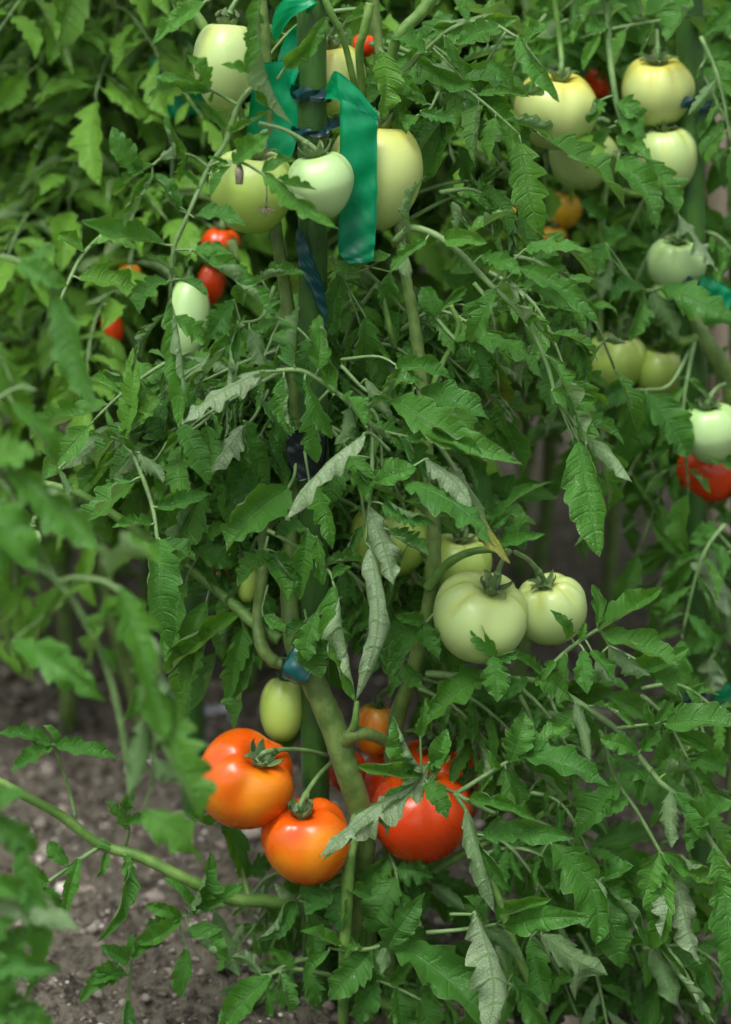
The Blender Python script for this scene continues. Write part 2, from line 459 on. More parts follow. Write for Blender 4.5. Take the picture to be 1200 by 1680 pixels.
M_LEAF = leaf_material()
M_STEM = stem_material('vine_stem', (.07, .17, .022), (.14, .27, .05))
M_THICK = stem_material('old_vine_stem', (.065, .13, .02), (.125, .21, .045), .5, 90)
M_STALK = stem_material('leaf_stalk', (.09, .18, .05), (.16, .28, .09))
M_CALYX = stem_material('calyx', (.06, .12, .03), (.13, .21, .06))
M_PALE = tomato_material('unripe_tomato_skin', (.31, .46, .14), (.42, .57, .22), (.52, .60, .18), (.48, .56, .13), sh_amt=.6)
M_GREEN = tomato_material('green_tomato_skin', (.27, .44, .05), (.38, .55, .11), (.52, .60, .24), (.34, .48, .06))
M_MINT = tomato_material('mint_tomato_skin', (.30, .50, .17), (.40, .60, .27), (.30, .50, .16), (.35, .53, .16))
M_YELLOW = tomato_material('yellowing_tomato_skin', (.36, .50, .16), (.49, .60, .21), (.66, .58, .05), (.55, .50, .07))
M_ORANGE = tomato_material('orange_tomato_skin', (.48, .030, .002), (.66, .115, .003), (.58, .06, .003), (.60, .065, .003), .18, .7, cheek=(.74, .27, .008))
M_RED = tomato_material('red_tomato_skin', (.42, .014, .002), (.60, .045, .003), (.62, .10, .005), (.56, .05, .003), .2)
M_GOLD = tomato_material('golden_tomato_skin', (.62, .26, .01), (.72, .40, .02), (.66, .42, .05), (.6, .36, .06))
M_BLUSH = tomato_material('blushing_tomato_skin', (.72, .17, .01), (.72, .24, .012), (.40, .34, .05), (.6, .13, .01))
M_POLE = stem_material('green_stake', (.012, .062, .003), (.030, .115, .006), .5, 25)
M_RIB = ribbon_material('green_plastic_tape', (.0, .17, .10), (.0, .36, .15), .45)
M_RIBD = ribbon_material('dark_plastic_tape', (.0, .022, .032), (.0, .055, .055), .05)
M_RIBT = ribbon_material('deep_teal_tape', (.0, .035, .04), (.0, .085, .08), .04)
M_RIBK = ribbon_material('near_black_tape', (.001, .003, .006), (.002, .010, .014), .0)  # nearly black tape wrapped round the central stake
M_SOIL = soil_material(); M_STONE = stone_material()
M_WOOD = plain('weathered_wood', (.42, .34, .25), (.6, .52, .42), .8, 20., .08)
M_SCRAP = plain('white_paper', (.55, .57, .66), (.72, .73, .8), .6, 60.)
M_DRY = plain('dried_flower', (.10, .09, .06), (.22, .2, .13), .8, 200.)

# ------------------------------------------------------------------ ground
def vnoise(x, y, seed):
    r = np.random.default_rng(seed); T = r.random((128, 128))
    xi = np.floor(x).astype(int); yi = np.floor(y).astype(int); fx = x-xi; fy = y-yi
    fx = fx*fx*(3-2*fx); fy = fy*fy*(3-2*fy)
    a = T[xi % 128, yi % 128]; b = T[(xi+1) % 128, yi % 128]; c = T[xi % 128, (yi+1) % 128]; d = T[(xi+1) % 128, (yi+1) % 128]
    return (a*(1-fx)+b*fx)*(1-fy)+(c*(1-fx)+d*fx)*fy
def gheight(x, y):
    near = np.exp(-((x/2.2)**2+((y-.4)/2.2)**2))
    h = (vnoise(x*2.3+9, y*2.3+3, 1)-.5)*.05
    h = h+near*((vnoise(x*14, y*14, 2)-.5)*.026+(vnoise(x*45, y*45, 3)-.5)*.018+np.maximum(vnoise(x*90, y*90, 4)-.5, 0)*.024)
    return h
def make_ground():
    a = np.concatenate([-np.geomspace(60, 1.2, 26), np.linspace(-1.18, 1.18, 300), np.geomspace(1.2, 60, 26)])
    b = np.concatenate([-np.geomspace(30, .9, 16), np.linspace(-.88, 2.2, 330), np.geomspace(2.25, 90, 34)])
    X, Y = np.meshgrid(a, b); Z = gheight(X, Y)
    V = np.stack([X, Y, Z], -1).reshape(-1, 3)
    mb = MB(); mb.add(V, gridfaces(len(b), len(a)))
    o = mb.obj('soil_ground', M_SOIL, origin=(0, 0, 0)); tag(o, 'grey brown garden soil strewn with tiny stones', None, None, 'structure')
make_ground()
def make_stones():
    mb = MB(); r = np.random.default_rng(3)
    n = 9000
    th = np.array([0, 1, 2, 3, 4, 5])*math.pi/3
    for k in range(n):
        x, y = (r.uniform(-.42, .42), r.uniform(-.3, .75)) if k % 3 else (r.uniform(-.9, .9), r.uniform(-.4, 2.2))
        s = min(.0095, .0012*math.exp(r.exponential(.55))) * (1.15 if y > .6 else 1)
        z = float(gheight(np.array([x]), np.array([y]))[0])
        rings = []
        fl = r.uniform(.45, .8); ax = r.uniform(.7, 1.35)
        for zz, rr in ((-.9, .5), (-.3, 1.), (.45, .85), (.9, .4)):
            R_ = rr*(1+.22*r.normal(size=6))
            rings.append(np.stack([np.cos(th)*R_*ax, np.sin(th)*R_, np.full(6, zz*fl)+.12*r.normal(size=6)], 1))
        V = np.vstack(rings+[[[0, 0, fl*1.0]]])*s
        a = r.random()*6.28; c_, s_ = math.cos(a), math.sin(a)
        V = np.stack([V[:, 0]*c_-V[:, 1]*s_, V[:, 0]*s_+V[:, 1]*c_, V[:, 2]], 1)+[x, y, z+s*fl*.3]
        Fc = np.vstack([gridfaces(4, 6, wrap=True), [[24, 18, 19, 20], [24, 20, 21, 22], [24, 22, 23, 18]]])
        mb.add(V, Fc, None, np.tile([r.random()**1.0 if s < .005 else r.random()**1.5, 0, 0, 0], (len(V), 1)))
    o = mb.obj('gravel', M_STONE, origin=(0, 0, 0)); tag(o, 'small pale and brown stones scattered over the soil', None, None, 'stuff')
make_stones()

# ------------------------------------------------------------------ leaf library (local: base at origin, +Y out, +Z up)
def make_library(n, C, per, yel, rolled=.25, two=True):
    lib = []
    for k in range(n):
        L = .2
        dr = rng.uniform(.15, .8); sx = rng.normal()*.12
        t = np.linspace(0, 1, 5)
        P = np.stack([sx*L*t**2, L*t*(1-.25*dr*t), L*(.18*t-dr*.75*t**2)], 1)
        lf, st = MB(), MB()
        tube(st, P, [.0028, .002, .0012], 6, 14)
        auto_leaflets(lf, st, P, L*1.15, np.array([0, .1, 1.]), C=C, yel=yel+rng.uniform(-.1, .2), droop=.45, rolled=rolled, per=per)
        if two:
            lib.append((lf.mesh('leaf', [M_LEAF]), st.mesh('leaf_stalk', [M_STALK])))
        else:
            for q in range(len(st.v)):
                lf.add(st.v[q]*1.0, st.f[q]-sum(len(a) for a in st.v[:q]), st.uv[q], st.c[q], 1)
            lib.append((lf.mesh('leaf', [M_LEAF, M_STALK]), None))
    return lib
LIB = make_library(14, 9, 4, .05)
LIBY = make_library(12, 7, 3, .65, .12, False)
LIBG = make_library(10, 7, 3, .12, .2, False)

def place_leaf(lib, parent, pos, az, el, scale, roll=0., name='leaf'):
    me, ms = lib[rng.integers(len(lib))]
    o = bpy.data.objects.new(name, me)
    base = np.array(parent.location)
    M = Matrix.Rotation(az, 4, 'Z') @ Matrix.Rotation(el, 4, 'X') @ Matrix.Rotation(roll, 4, 'Y')
    o.matrix_local = Matrix.Translation(Vector(np.asarray(pos)-base)) @ M @ Matrix.Scale(scale, 4)
    link(o, parent)
    if ms is not None:
        s = bpy.data.objects.new('leaf_stalk', ms); link(s, o)
    return o

# ------------------------------------------------------------------ traced leaves of the near plants
# R x,y,d ...           the stalk (picture px, depth in cm from the stake)
# then one leaflet per line:  bx by tx ty width mode [tip depth shift cm] [yellow]
TR_MAIN = """
R 436,120,-7 418,140,-7 392,172,-7 370,235,-7 343,275,-7 310,350,-8 285,410,-8 279,492,-8 / 2.6 1.5
372 212 330 168 28 c
376 216 445 180 30 f -2
420 126 363 106 30 f -2
326 306 297 278 19 c
299 342 250 285 36 c
318 357 404 371 34 f -2
290 452 240 420 22 f
292 458 342 486 28 f -1
276 462 230 516 48 f -1
280 492 294 704 54 h -3
284 520 342 578 46 f 1
272 515 218 612 34 cl
292 345 262 312 20 c
350 290 372 270 22 f
R 390,172,-7 366,158,-7 342,146,-8 / 1.5 1
343 147 306 90 36 c -1
345 150 244 158 42 c -1
338 150 250 128 30 f 1
352 150 344 168 14 f
R 343,275,-7 320,258,-7 298,253,-8 266,260,-8 250,272,-8 / 1.5 1
300 254 270 192 40 c -1
228 284 184 208 48 f -1
250 284 206 372 46 c -2
262 262 292 240 24 u
252 270 188 322 40 c 1
310 255 295 300 26 f 2
R 343,275,-7 360,266,-8 395,266,-9 432,286,-10 / 1.5 1
384 268 442 222 46 f -1
430 284 486 262 32 f 1
378 272 346 322 26 f -1
432 286 556 376 44 h -4
452 298 520 312 32 c -1
374 268 340 258 16 f
R 310,350,-8 290,398,-8 270,402,-8 / 1.2 1
270 402 132 362 52 c -2
262 396 232 408 20 f
R 285,410,-8 312,410,-8 330,420,-9 / 1.3 1
318 410 384 418 42 f -1
330 420 446 518 54 g -3
312 416 308 440 14 f
R 430,-30,-9 427,0,-9 / 1.5 1.3
427 -8 480 204 64 cl -1
425 20 404 78 30 f 1
R 455,130,-6 470,108,-6 / 1.2 1
468 112 536 26 50 f -2
R 360,-10,-5 335,4,-5 / 1.2 1
336 4 247 76 38 f -2
R 262,-20,-1 280,-5,-1 / 1 .8
280 -6 296 52 34 f
R 175,380,10 135,420,8 105,480,6 95,510,6 / 2 1.5
136 412 96 384 44 f 0 .3
150 402 226 410 34 f 0 .3
128 456 238 496 60 f 0 .5
110 470 70 450 30 f 0 .4
R 640,720,-6 600,690,-7 560,650,-8 500,610,-9 455,608,-9 430,610,-9 / 2.6 1.6
432 608 298 696 46 W -4
456 608 346 636 40 r 0
484 602 492 504 58 hr 2
522 608 524 516 48 g 2
548 650 520 556 50 c 1
466 616 478 716 46 h -1
500 622 545 720 40 f 1
560 652 600 700 40 c -2
575 668 548 730 36 u
598 690 640 655 34 c
R 450,470,-3 430,520,-5 395,530,-7 / 1.6 1.2
396 532 308 662 54 h -2
390 540 360 700 46 r -3
384 492 332 556 54 f -1
410 540 438 606 44 u
R 470,440,-2 440,455,-3 415,468,-4 / 1.4 1
414 470 504 450 38 c -2
440 480 400 462 26 u
420 455 400 500 40 f 1
R 560,590,-2 620,585,-3 655,602,-4 / 1.5 1
650 604 740 622 48 f -1
690 640 802 688 58 f -2
R 560,600,-4 600,640,-5 640,655,-6 / 1.8 1.2
640 654 858 762 68 f -5
600 622 642 688 40 u -1
630 640 700 626 38 f
640 650 660 600 40 c
R 600,700,-5 640,710,-6 668,716,-7 / 1.6 1.1
668 716 798 757 58 h -4
605 700 672 744 52 f -1
690 770 768 806 50 u -2
655 715 740 830 55 f -1
680 700 660 668 30 f
R 640,740,-8 610,712,-9 596,712,-10 / 1.5 1.2
598 712 468 854 46 W -3
R 612,700,-6 610,790,-8 606,830,-8 600,890,-8 / 2 1.1
606 832 646 960 50 W -2
608 900 584 1150 56 U -2
572 748 604 824 48 f -2
615 792 684 768 52 f -1
626 826 714 860 40 h -2
636 868 704 912 38 g -2
612 800 585 770 30 c
R 440,870,-2 500,905,-4 540,938,-6 548,960,-7 / 2 1.2
549 960 584 1152 66 r -3
530 930 600 920 34 c
545 950 578 930 26 f
R 640,760,-8 660,790,-9 / 1.6 1.2
662 790 812 898 76 d -4
700 752 775 834 46 U -2
664 790 560 800 10 f
R 700,700,-6 760,790,-7 800,850,-7 812,885,-6 / 2.4 1.4
760 800 838 925 46 u -2
800 870 840 840 24 f
812 892 896 876 34 f -2
806 885 780 830 30 c
828 900 860 840 34 f 1
800 872 910 790 30 c 0
R 480,700,-1 485,770,-2 474,800,-4 / 1.8 1.3
474 800 372 906 92 f -3
R 500,740,-3 508,790,-4 / 1.3 1
508 790 546 902 50 f -2
R 440,880,-3 434,908,-4 / 1.3 1
434 908 472 994 52 g -2
440 905 392 960 46 f
450 905 498 960 44 c
R 470,850,-2 500,870,-4 520,885,-5 / 1.4 1
505 868 492 985 56 f -1
520 880 530 960 44 c -1
500 866 450 880 40 f
R 560,980,-2 535,1000,-4 515,1015,-5 / 1.3 1
520 1005 505 1085 44 f -1
540 995 560 1080 46 f -1
R 455,520,-2 490,540,-4 510,560,-5 / 1.3 1
505 555 500 650 50 f -1
480 540 450 600 44 c -1
R 540,640,-2 520,660,-4 505,670,-5 / 1.3 1
508 668 520 760 52 f -1
R 440,960,-2 430,1000,-3 / 1.2 1
432 1010 468 1036 28 f -1
R 500,1000,-2 506,1030,-3 / 1.2 1
506 1022 528 1112 74 f -2
500 1020 470 1050 30 f
R 720,1000,-2 700,1020,-3 690,1030,-3 / 1.4 1
690 1030 638 1112 66 f -2
696 1020 648 1008 30 f
690 1025 720 1080 40 f
660 1090 690 1130 44 f
R 800,1105,-5 812,1085,-6 / 1.4 1
812 1082 780 1012 44 f 0
810 1076 816 1152 50 f -2
815 1080 852 1066 30 f
R 700,1105,1 790,1112,-1 850,1114,-3 892,1118,-4 / 3.4 2.2
892 1106 840 1070 30 c -1
800 1104 690 1198 74 f -3
868 1116 820 1150 30 f
880 1112 940 1150 50 f -2
R 892,1104,-5 940,1060,-6 982,1032,-7 / 2.2 1.5
982 1036 1088 964 54 f -3
980 1024 972 958 38 f 1
936 1046 902 1000 30 f -2
958 1066 964 1138 34 f -2
970 1066 1006 1118 32 c -2
930 1074 934 1124 34 f 0
990 1040 1112 1092 64 f -2
1000 1060 1068 1108 44 v -2
912 1085 890 1120 28 f
950 1050 960 1020 16 f
R 892,1118,-4 945,1150,-5 1010,1195,-5 1045,1236,-5 1082,1282,-5 1112,1308,-5 1155,1365,-5 1215,1450,-5 / 2.8 2.2
944 1152 970 1250 48 v -3
972 1158 1042 1192 38 f -2
950 1155 982 1210 36 f 1
960 1160 905 1215 46 f 1
1048 1236 984 1212 38 f -1
1052 1230 1082 1196 36 f 0
1092 1270 1138 1262 54 c -1
1100 1300 1102 1392 52 u -2
1112 1312 1156 1378 34 f -1
1108 1300 1140 1330 30 f
1070 1260 1050 1320 40 f 1
1150 1350 1130 1400 34 f
1150 1350 1208 1316 60 f -2
1170 1390 1195 1480 46 f 0
1190 1420 1152 1540 52 f -1
1190 1440 1206 1620 74 f -2
R 1010,1195,-5 1050,1190,-6 1090,1186,-7 / 1.6 1.1
1090 1188 1232 1200 66 f -2
1080 1186 1106 1150 40 f 0
1070 1190 1062 1150 24 c
1110 1200 1165 1236 50 c 0
R 985,1200,-3 1012,1280,-3 1045,1330,-4 1082,1395,-4 1110,1440,-4 / 2 1.4
1000 1240 1064 1284 60 d -2
1015 1285 945 1378 60 f -1
1030 1310 985 1340 34 f
1082 1400 1060 1470 50 f -1
1086 1400 1170 1450 52 h -2
1100 1435 1084 1540 48 U -3
1112 1440 1150 1582 44 W -2
1090 1430 1068 1556 60 f 0
R 1120,1240,1 1140,1235,0 / 1.2 1
1120 1240 1190 1276 74 f -1
R 1000,1060,-2 1060,1090,-3 / 1.4 1
1020 1105 1130 1062 62 f -1
1060 1090 1110 1140 50 f
980 1080 1010 1120 40 v
R 745,1305,-7 800,1270,-7 850,1240,-7 / 2.3 1.6
850 1240 1000 1292 60 f -4
838 1250 862 1168 52 f 0
870 1236 938 1200 46 f 0
820 1262 800 1230 20 f
830 1260 850 1330 44 f 1
860 1250 920 1320 50 c 1
R 812,1335,-7 770,1315,-8 745,1300,-8 715,1290,-9 692,1276,-9 / 2 1.4
696 1280 524 1406 66 W -4
690 1284 530 1412 40 f -2.5
692 1276 584 1256 50 c -3
692 1270 644 1172 52 g -1
700 1284 734 1344 50 f -2
712 1270 734 1196 40 c 0
655 1296 636 1372 38 U -1
690 1210 697 1146 30 c 0
705 1250 740 1240 30 f
768 1312 880 1345 52 f -3
R 745,1300,-8 770,1340,-8 790,1400,-8 / 2 1.6
764 1330 812 1498 40 v -3
790 1370 944 1376 54 f -3
775 1380 838 1462 50 c -1
R 700,1530,-6 760,1525,-7 815,1516,-8 / 2 1.4
818 1514 906 1474 54 c -3
828 1520 968 1506 46 f -4
800 1510 760 1470 34 f
790 1515 860 1580 50 u 0
R 560,1560,-3 610,1556,-5 640,1545,-6 / 2 1.5
634 1562 698 1464 50 f -2
646 1542 806 1690 112 f -4
640 1545 625 1600 34 u
R 740,1500,-7 775,1500,-9 / 1.6 1.3
780 1496 800 1700 62 U -3
R 860,1500,-4 890,1530,-5 / 1.5 1.2
888 1534 998 1600 64 u -2 .3
870 1540 900 1650 56 f -2
R 880,1370,-4 905,1385,-5 / 1.5 1.2
905 1385 978 1548 78 h -2
890 1400 930 1480 50 f 1
R 960,1440,-3 985,1445,-4 / 1.5 1.2
985 1444 1062 1552 60 c -2
980 1450 1020 1590 70 d -1
990 1440 1040 1420 40 g
R 1040,1520,-3 1075,1545,-3 / 1.8 1.5
1060 1545 960 1580 34 c
1070 1550 1110 1650 60 u -2
1080 1540 1180 1700 66 c -2
1085 1560 1150 1640 50 f 1
R 800,1600,-4 850,1620,-5 / 2 1.5
840 1600 875 1660 44 f
850 1620 905 1700 50 f
830 1640 760 1700 60 f
R 470,1480,0 488,1478,-2 / 1.6 1.4
486 1480 420 1544 44 g -2
492 1470 556 1440 34 f -1
500 1480 512 1578 54 f -2
488 1475 450 1450 28 u
R 565,1560,-4 540,1555,-5 / 1.4 1
560 1552 492 1528 34 c -2
540 1560 500 1600 30 f
R 640,1400,1 650,1430,-1 655,1470,-2 / 1.6 1.3
640 1405 590 1478 60 f -1
650 1425 712 1440 50 f -1
652 1440 604 1530 62 d -1
655 1465 690 1540 60 f -1
655 1470 650 1560 54 c -1
R 600,1600,-2 650,1620,-4 690,1640,-5 / 1.8 1.3
620 1610 590 1680 62 f -1
650 1620 660 1710 66 f -1
690 1640 720 1720 60 f
640 1615 690 1570 50 f
R 585,1440,1 560,1450,-3 530,1455,-4 / 1.5 1.2
560 1452 560 1530 52 f -1
545 1455 500 1500 46 f -1
530 1455 520 1440 30 f
560 1450 610 1470 44 c -1
R 640,1540,0 600,1560,-4 / 1.5 1.2
610 1560 540 1640 58 f -1
620 1556 600 1640 58 d -1
600 1560 560 1570 40 f
R 545,1600,-2 480,1590,-3 440,1600,-4 / 2.2 1.4
445 1602 356 1700 66 f -3
460 1596 480 1660 36 f -1
480 1590 440 1560 34 c
500 1592 520 1650 46 f
430 1600 380 1570 30 u
R 395,1480,0 350,1490,-2 292,1506,-3 / 2.3 1.4
296 1508 222 1548 50 c -2
300 1506 238 1486 34 f
304 1490 344 1396 54 cl -1
310 1522 374 1574 54 g -1
352 1496 396 1604 48 u -1
306 1556 296 1636 38 h -1
292 1506 240 1520 26 f 1
330 1490 400 1450 44 f
320 1500 270 1440 34 f
R 165,1388,-2 110,1425,-4 55,1465,-5 / 2 1.6
130 1408 104 1504 40 f -2
110 1420 80 1380 34 f
80 1450 20 1420 40 f
70 1455 100 1490 30 c
R 200,1396,-2 215,1420,-3 205,1450,-3 / 1.4 1
212 1424 160 1546 50 f -2
206 1402 222 1462 34 f
176 1398 158 1440 24 f
184 1390 150 1384 20 f
R 205,1395,-1 212,1360,-2 200,1330,-2 / 1.3 1
200 1332 222 1296 36 f
206 1352 248 1342 32 f
206 1360 172 1312 30 f
R 205,1700,-3 212,1620,-4 216,1570,-5 / 2 1.2
212 1578 164 1550 38 c -1
208 1600 146 1612 40 c -1
216 1572 250 1546 34 f
206 1592 130 1644 40 f -1
212 1640 186 1700 34 g -1
214 1570 220 1530 20 f
R 125,1342,-3 112,1290,-3 88,1221,-4 / 1.8 1.2
88 1222 -6 1204 42 f -1
90 1222 198 1246 38 f -1
86 1222 18 1266 48 f -2
92 1224 70 1190 24 f
R 200,720,-2 225,760,-3 250,830,-4 258,880,-5 263,905,-5 / 2.2 1.4
262 884 280 1064 82 f -3
256 832 348 810 50 f -1
250 860 184 866 34 f -1
266 888 322 922 42 f 0
216 790 128 872 44 cl -1
228 742 268 792 44 u -2
222 740 150 716 34 c
204 722 218 570 40 f 2 .3
212 700 160 770 40 c 1
224 700 264 652 34 f 1 .3
240 680 210 640 30 f 1 .4
R 108,758,-4 98,768,-4 / 1.2 1
98 768 108 834 28 u -1
92 760 60 740 22 f
R 290,640,-2 300,690,-4 / 1.4 1
300 696 344 796 44 f -2
R 440,640,0 420,680,-2 402,700,-3 / 1.5 1.2
402 698 342 778 44 W -2
430 660 470 740 50 f
400 690 420 780 50 f 1
R 300,880,2 320,900,1 / 1.2 1
312 896 382 932 48 f 0
330 880 370 860 40 f 0 .3
R 410,1000,3 395,1008,2 / 1.6 1.4
392 1008 272 1106 70 c -1 .4
400 1028 374 1152 54 c -1
R 425,1040,3 412,1058,2 / 1.5 1.2
412 1060 384 1196 62 f -1
R 400,1340,3 375,1345,1 350,1352,0 / 1.3 1
365 1340 404 1444 62 f 1
350 1350 305 1335 30 c
R 440,1400,3 410,1430,2 / 1.2 1
410 1430 452 1420 50 f
R 650,395,-3 680,374,-5 735,398,-6 800,462,-6 860,522,-6 895,590,-6 912,650,-6 / 3.4 1.5
720 385 690 300 10 f
676 384 700 288 44 f -2
756 392 846 346 40 f -2 .25
700 392 640 448 30 f -2
666 400 670 462 42 u -3 .2
790 420 856 452 40 f -2
828 456 868 546 46 r -1
850 440 982 534 50 f -3
860 410 968 414 34 d -2
815 470 770 560 40 f 2
870 470 940 500 44 f 1
868 520 916 560 36 c 1
898 584 962 738 60 hr -3
905 640 960 690 40 f 1
945 700 1024 730 34 f 0
962 720 1038 792 54 v -3
950 725 984 914 64 h -4
940 720 940 900 50 f 6
730 395 800 400 40 f -2 .2
752 380 742 330 30 u
R 700,500,2 740,550,1 780,580,0 / 2 1.3
744 556 892 624 56 d -2
770 560 800 640 50 f 0
720 520 690 470 40 f
R 605,440,-1 570,450,-2 / 1.2 1
640 418 536 458 36 f -2 .2
R 560,430,1 556,450,0 / 1.2 1
558 450 546 552 56 f 0
640 446 634 504 44 f 1
600 520 590 590 60 f 2
R 700,500,4 690,560,3 / 1.4 1.2
720 540 680 590 50 f
760 500 800 540 50 f
R 648,196,2 640,150,1 624,78,0 / 1.8 1.2
628 84 624 196 56 f -1 .3
640 120 690 150 40 f
640 120 600 150 34 f 2
650 170 668 230 40 f
R 720,150,2 705,180,1 690,190,0 / 1.3 1
690 182 752 204 30 f -1
684 190 668 216 36 f -1
700 170 660 150 30 f
R 690,90,0 745,45,-2 800,36,-3 850,62,-4 / 2 1.3
700 86 640 60 40 f
850 60 918 168 44 f -3
820 44 750 75 46 f -2
770 40 740 -10 30 f
800 100 842 146 34 f -1
860 66 900 40 36 f
730 60 760 120 34 f
760 130 840 150 40 f 0
"""

# deeper foliage and the plants beside it: only a stalk is traced, the leaflets follow from it
AUTO_MAIN = """
500,540,3 420,600,4 330,640,4 1.0
470,600,4 400,740,5 330,820,4 1.0
480,660,4 380,700,6 280,720,5 1.0
520,620,5 600,700,6 680,740,5 1.0
500,760,4 420,860,6 380,920,4 .9
540,780,4 620,860,7 700,960,6 .9
560,700,2 600,760,2 620,860,2 .7
480,850,5 420,960,6 380,1040,5 .8
560,880,3 610,960,4 640,1040,3 .8
590,440,5 640,520,6 700,600,6 .9
600,470,4 560,560,5 540,640,5 .8
640,560,4 700,560,4 780,600,4 .9
450,500,5 420,560,6 380,640,6 .8
420,640,2 340,720,1 260,760,0 .9
350,600,2 290,640,1 230,660,0 .9
640,60,6 720,120,8 800,160,8 1.
600,20,8 560,80,8 540,160,8 .7
680,340,4 760,340,4 830,390,5 .8
780,470,3 840,540,3 880,640,3 .8
860,440,4 920,500,4 960,580,5 .7
560,1480,4 620,1540,4 700,1580,3 .8
560,1420,5 620,1430,5 660,1440,5 .6
580,1600,3 640,1640,2 720,1680,2 .8
520,1560,3 440,1620,3 400,1680,2 .7
520,1450,5 460,1500,5 420,1560,5 .7
700,1120,2 780,1180,2 860,1240,2 .9
740,1150,3 800,1240,3 840,1330,3 .8
850,1130,0 900,1200,0 950,1270,0 .7
900,1300,0 960,1360,0 1010,1440,0 .8
780,1400,2 850,1440,2 930,1500,2 .8
820,1480,3 880,1560,3 920,1650,3 .8
940,1500,2 1000,1560,2 1060,1640,2 .8
1060,1140,0 1120,1180,0 1190,1250,0 .7
1000,1560,1 1080,1600,1 1150,1690,1 .8
"""

def build_stalk(st, toks, P2):
    r0, r1 = toks
    tube(st, P2, [r0/1000, r1/1000], 7, max(6, 4*len(P2)))

def parse_traced(text, pt, plant, C=13, yel0=0.0):
    cur = None; n = 0
    def flush():
        nonlocal cur, n
        if cur is None: return
        lf, st, org = cur
        if lf.n:
            o = st.obj('leaf', M_STALK, plant, org); n += 1
            for q in range(len(lf.v)):
                one = MB(); one.add(lf.v[q], lf.f[q]-sum(len(a_) for a_ in lf.v[:q]), lf.uv[q], lf.c[q])
                one.obj('leaflet', M_LEAF, o, lf.v[q][C//2])
        else: st.obj('branch', M_STALK, plant, org)
        cur = None
    for ln in text.strip().splitlines():
        ln = ln.strip()
        if not ln: continue
        if ln[0] == 'R':
            flush()
            a, b = ln[1:].split('/')
            pts = [tuple(map(float, q.split(','))) for q in a.split()]
            P = np.array([pt(*q) for q in pts]); r0, r1 = map(float, b.split())
            st = MB(); lf = MB(); tube(st, P, [r0/1000, r1/1000], 7, max(6, 5*len(P)), bump=.03)
            cur = (lf, st, P[0]); D2 = np.array(pts)
        else:
            q = ln.split(); bx, by, tx, ty, w = map(float, q[:5]); md = q[5]
            dt = float(q[6]) if len(q) > 6 else rng.uniform(-1.5, .5); yl = float(q[7]) if len(q) > 7 else 0.
            if md == 'f' and w < 12: continue
            i = np.argmin((D2[:, 0]-bx)**2+(D2[:, 1]-by)**2)
            # nearest point on the stalk
            Q = spline(D2, 40); j = np.argmin((Q[:, 0]-bx)**2+(Q[:, 1]-by)**2); db = Q[j, 2]
            P0 = pt(bx, by, db-.2); P1 = pt(tx, ty, db+dt)
            lf, st, _ = cur
            a = pt(Q[j, 0], Q[j, 1], Q[j, 2])
            if np.linalg.norm(a-P0) > .0015:
                mid = (a+P0)/2+np.array([0, 0, .0006])
                tube(st, [a, mid, P0, P0+(P1-P0)*.04], [.0011, .0008], 6, 8)
            e = P1-P0
            mode_leaflet(lf, P0, P0+e, w/F*np.dot(P0-CAM, VW)*1.02, md, yel=yel0+yl+rng.uniform(-.05, .1), C=C)
    flush()
    return n

def parse_auto(text, pt, plant, yel=0.05, C=9, rolled=.38, into=None, copies=1):
    for ln in text.strip().splitlines()*copies:
        q = ln.split(); pts = [tuple(map(float, a.split(','))) for a in q[:-1]]; s = float(q[-1])
        if into is not None:
            j = rng.normal(size=3)*[26, 22, 1.0]; k_ = rng.normal(size=3)*[20, 16, .8]
            pts = [tuple(np.array(p_)+j+k_*i_) for i_, p_ in enumerate(pts)]
        P = np.array([pt(*a) for a in pts]); P = spline(P, 9)
        P += np.array([0, 0, 1.])*(.012*np.sin(np.linspace(0, math.pi, 9)))[:, None]
        L = np.linalg.norm(np.diff(P, axis=0), axis=1).sum()
        lf, st = MB(), MB(); tube(st, P, [.0022, .0011], 6, 14)
        auto_leaflets(lf, st, P, L*1.15*s+.02, nz(-VW*.6+WUP*.8), C=C, yel=yel+rng.uniform(-.05, .2), droop=.5, rolled=rolled)
        if into is not None:
            for src, mi in ((lf, 0), (st, 1)):
                off = 0
                for q_ in range(len(src.v)):
                    into.add(src.v[q_], src.f[q_]-off, src.uv[q_], src.c[q_], mi); off += len(src.v[q_])
            continue
        o = lf.obj('leaf', M_LEAF, plant, P[0]); st.obj('leaf_stalk', M_STALK, o, P[0])

def stem(plant, pts, r, pt=pm, name='stem', mat=None, bump=.035, n=None):
    P = [pt(*q) for q in pts]; mb = MB(); tube(mb, P, np.array(r)/1000, 12, n or 9*len(P), bump=bump)
    return mb.obj(name, mat or M_STEM, plant, P[0])

def hook(o, nodes=()): return o

# ================================================================== main plant
base = pm(600, 1712, 1); base[2] = 0
plant = empty('tomato_plant', base)
tag(plant, 'sharp central tomato plant tied to the middle green stake, with low orange tomatoes', 'tomato plant', 'staked tomato plants')
stem(plant, [(604, 1725, 2), (600, 1600, 2), (596, 1450, 1), (592, 1340, -1), (572, 1270, -2), (548, 1195, -2), (515, 1120, -2), (490, 1075, -1),
             (478, 1020, 1), (476, 930, 2), (484, 830, 2), (488, 700, 2), (478, 560, 1), (468, 470, 1), (455, 390, 0), (445, 290, 1), (440, 150, 1), (425, -60, 1)],
     [10, 10.5, 10, 10.5, 10.5, 9.5, 8, 6.5, 6, 5.5, 5, 5, 4.5], mat=M_THICK)
stem(plant, [(565, 1215, -2.5), (590, 1203, -3.5), (625, 1212, -2), (650, 1235, 1)], [7, 5.2, 4.2], name='branch', mat=M_THICK)
stem(plant, [(586, 1150, -4), (582, 1190, -4), (572, 1205, -2.5)], [2, 3.5, 3.5], name='branch')
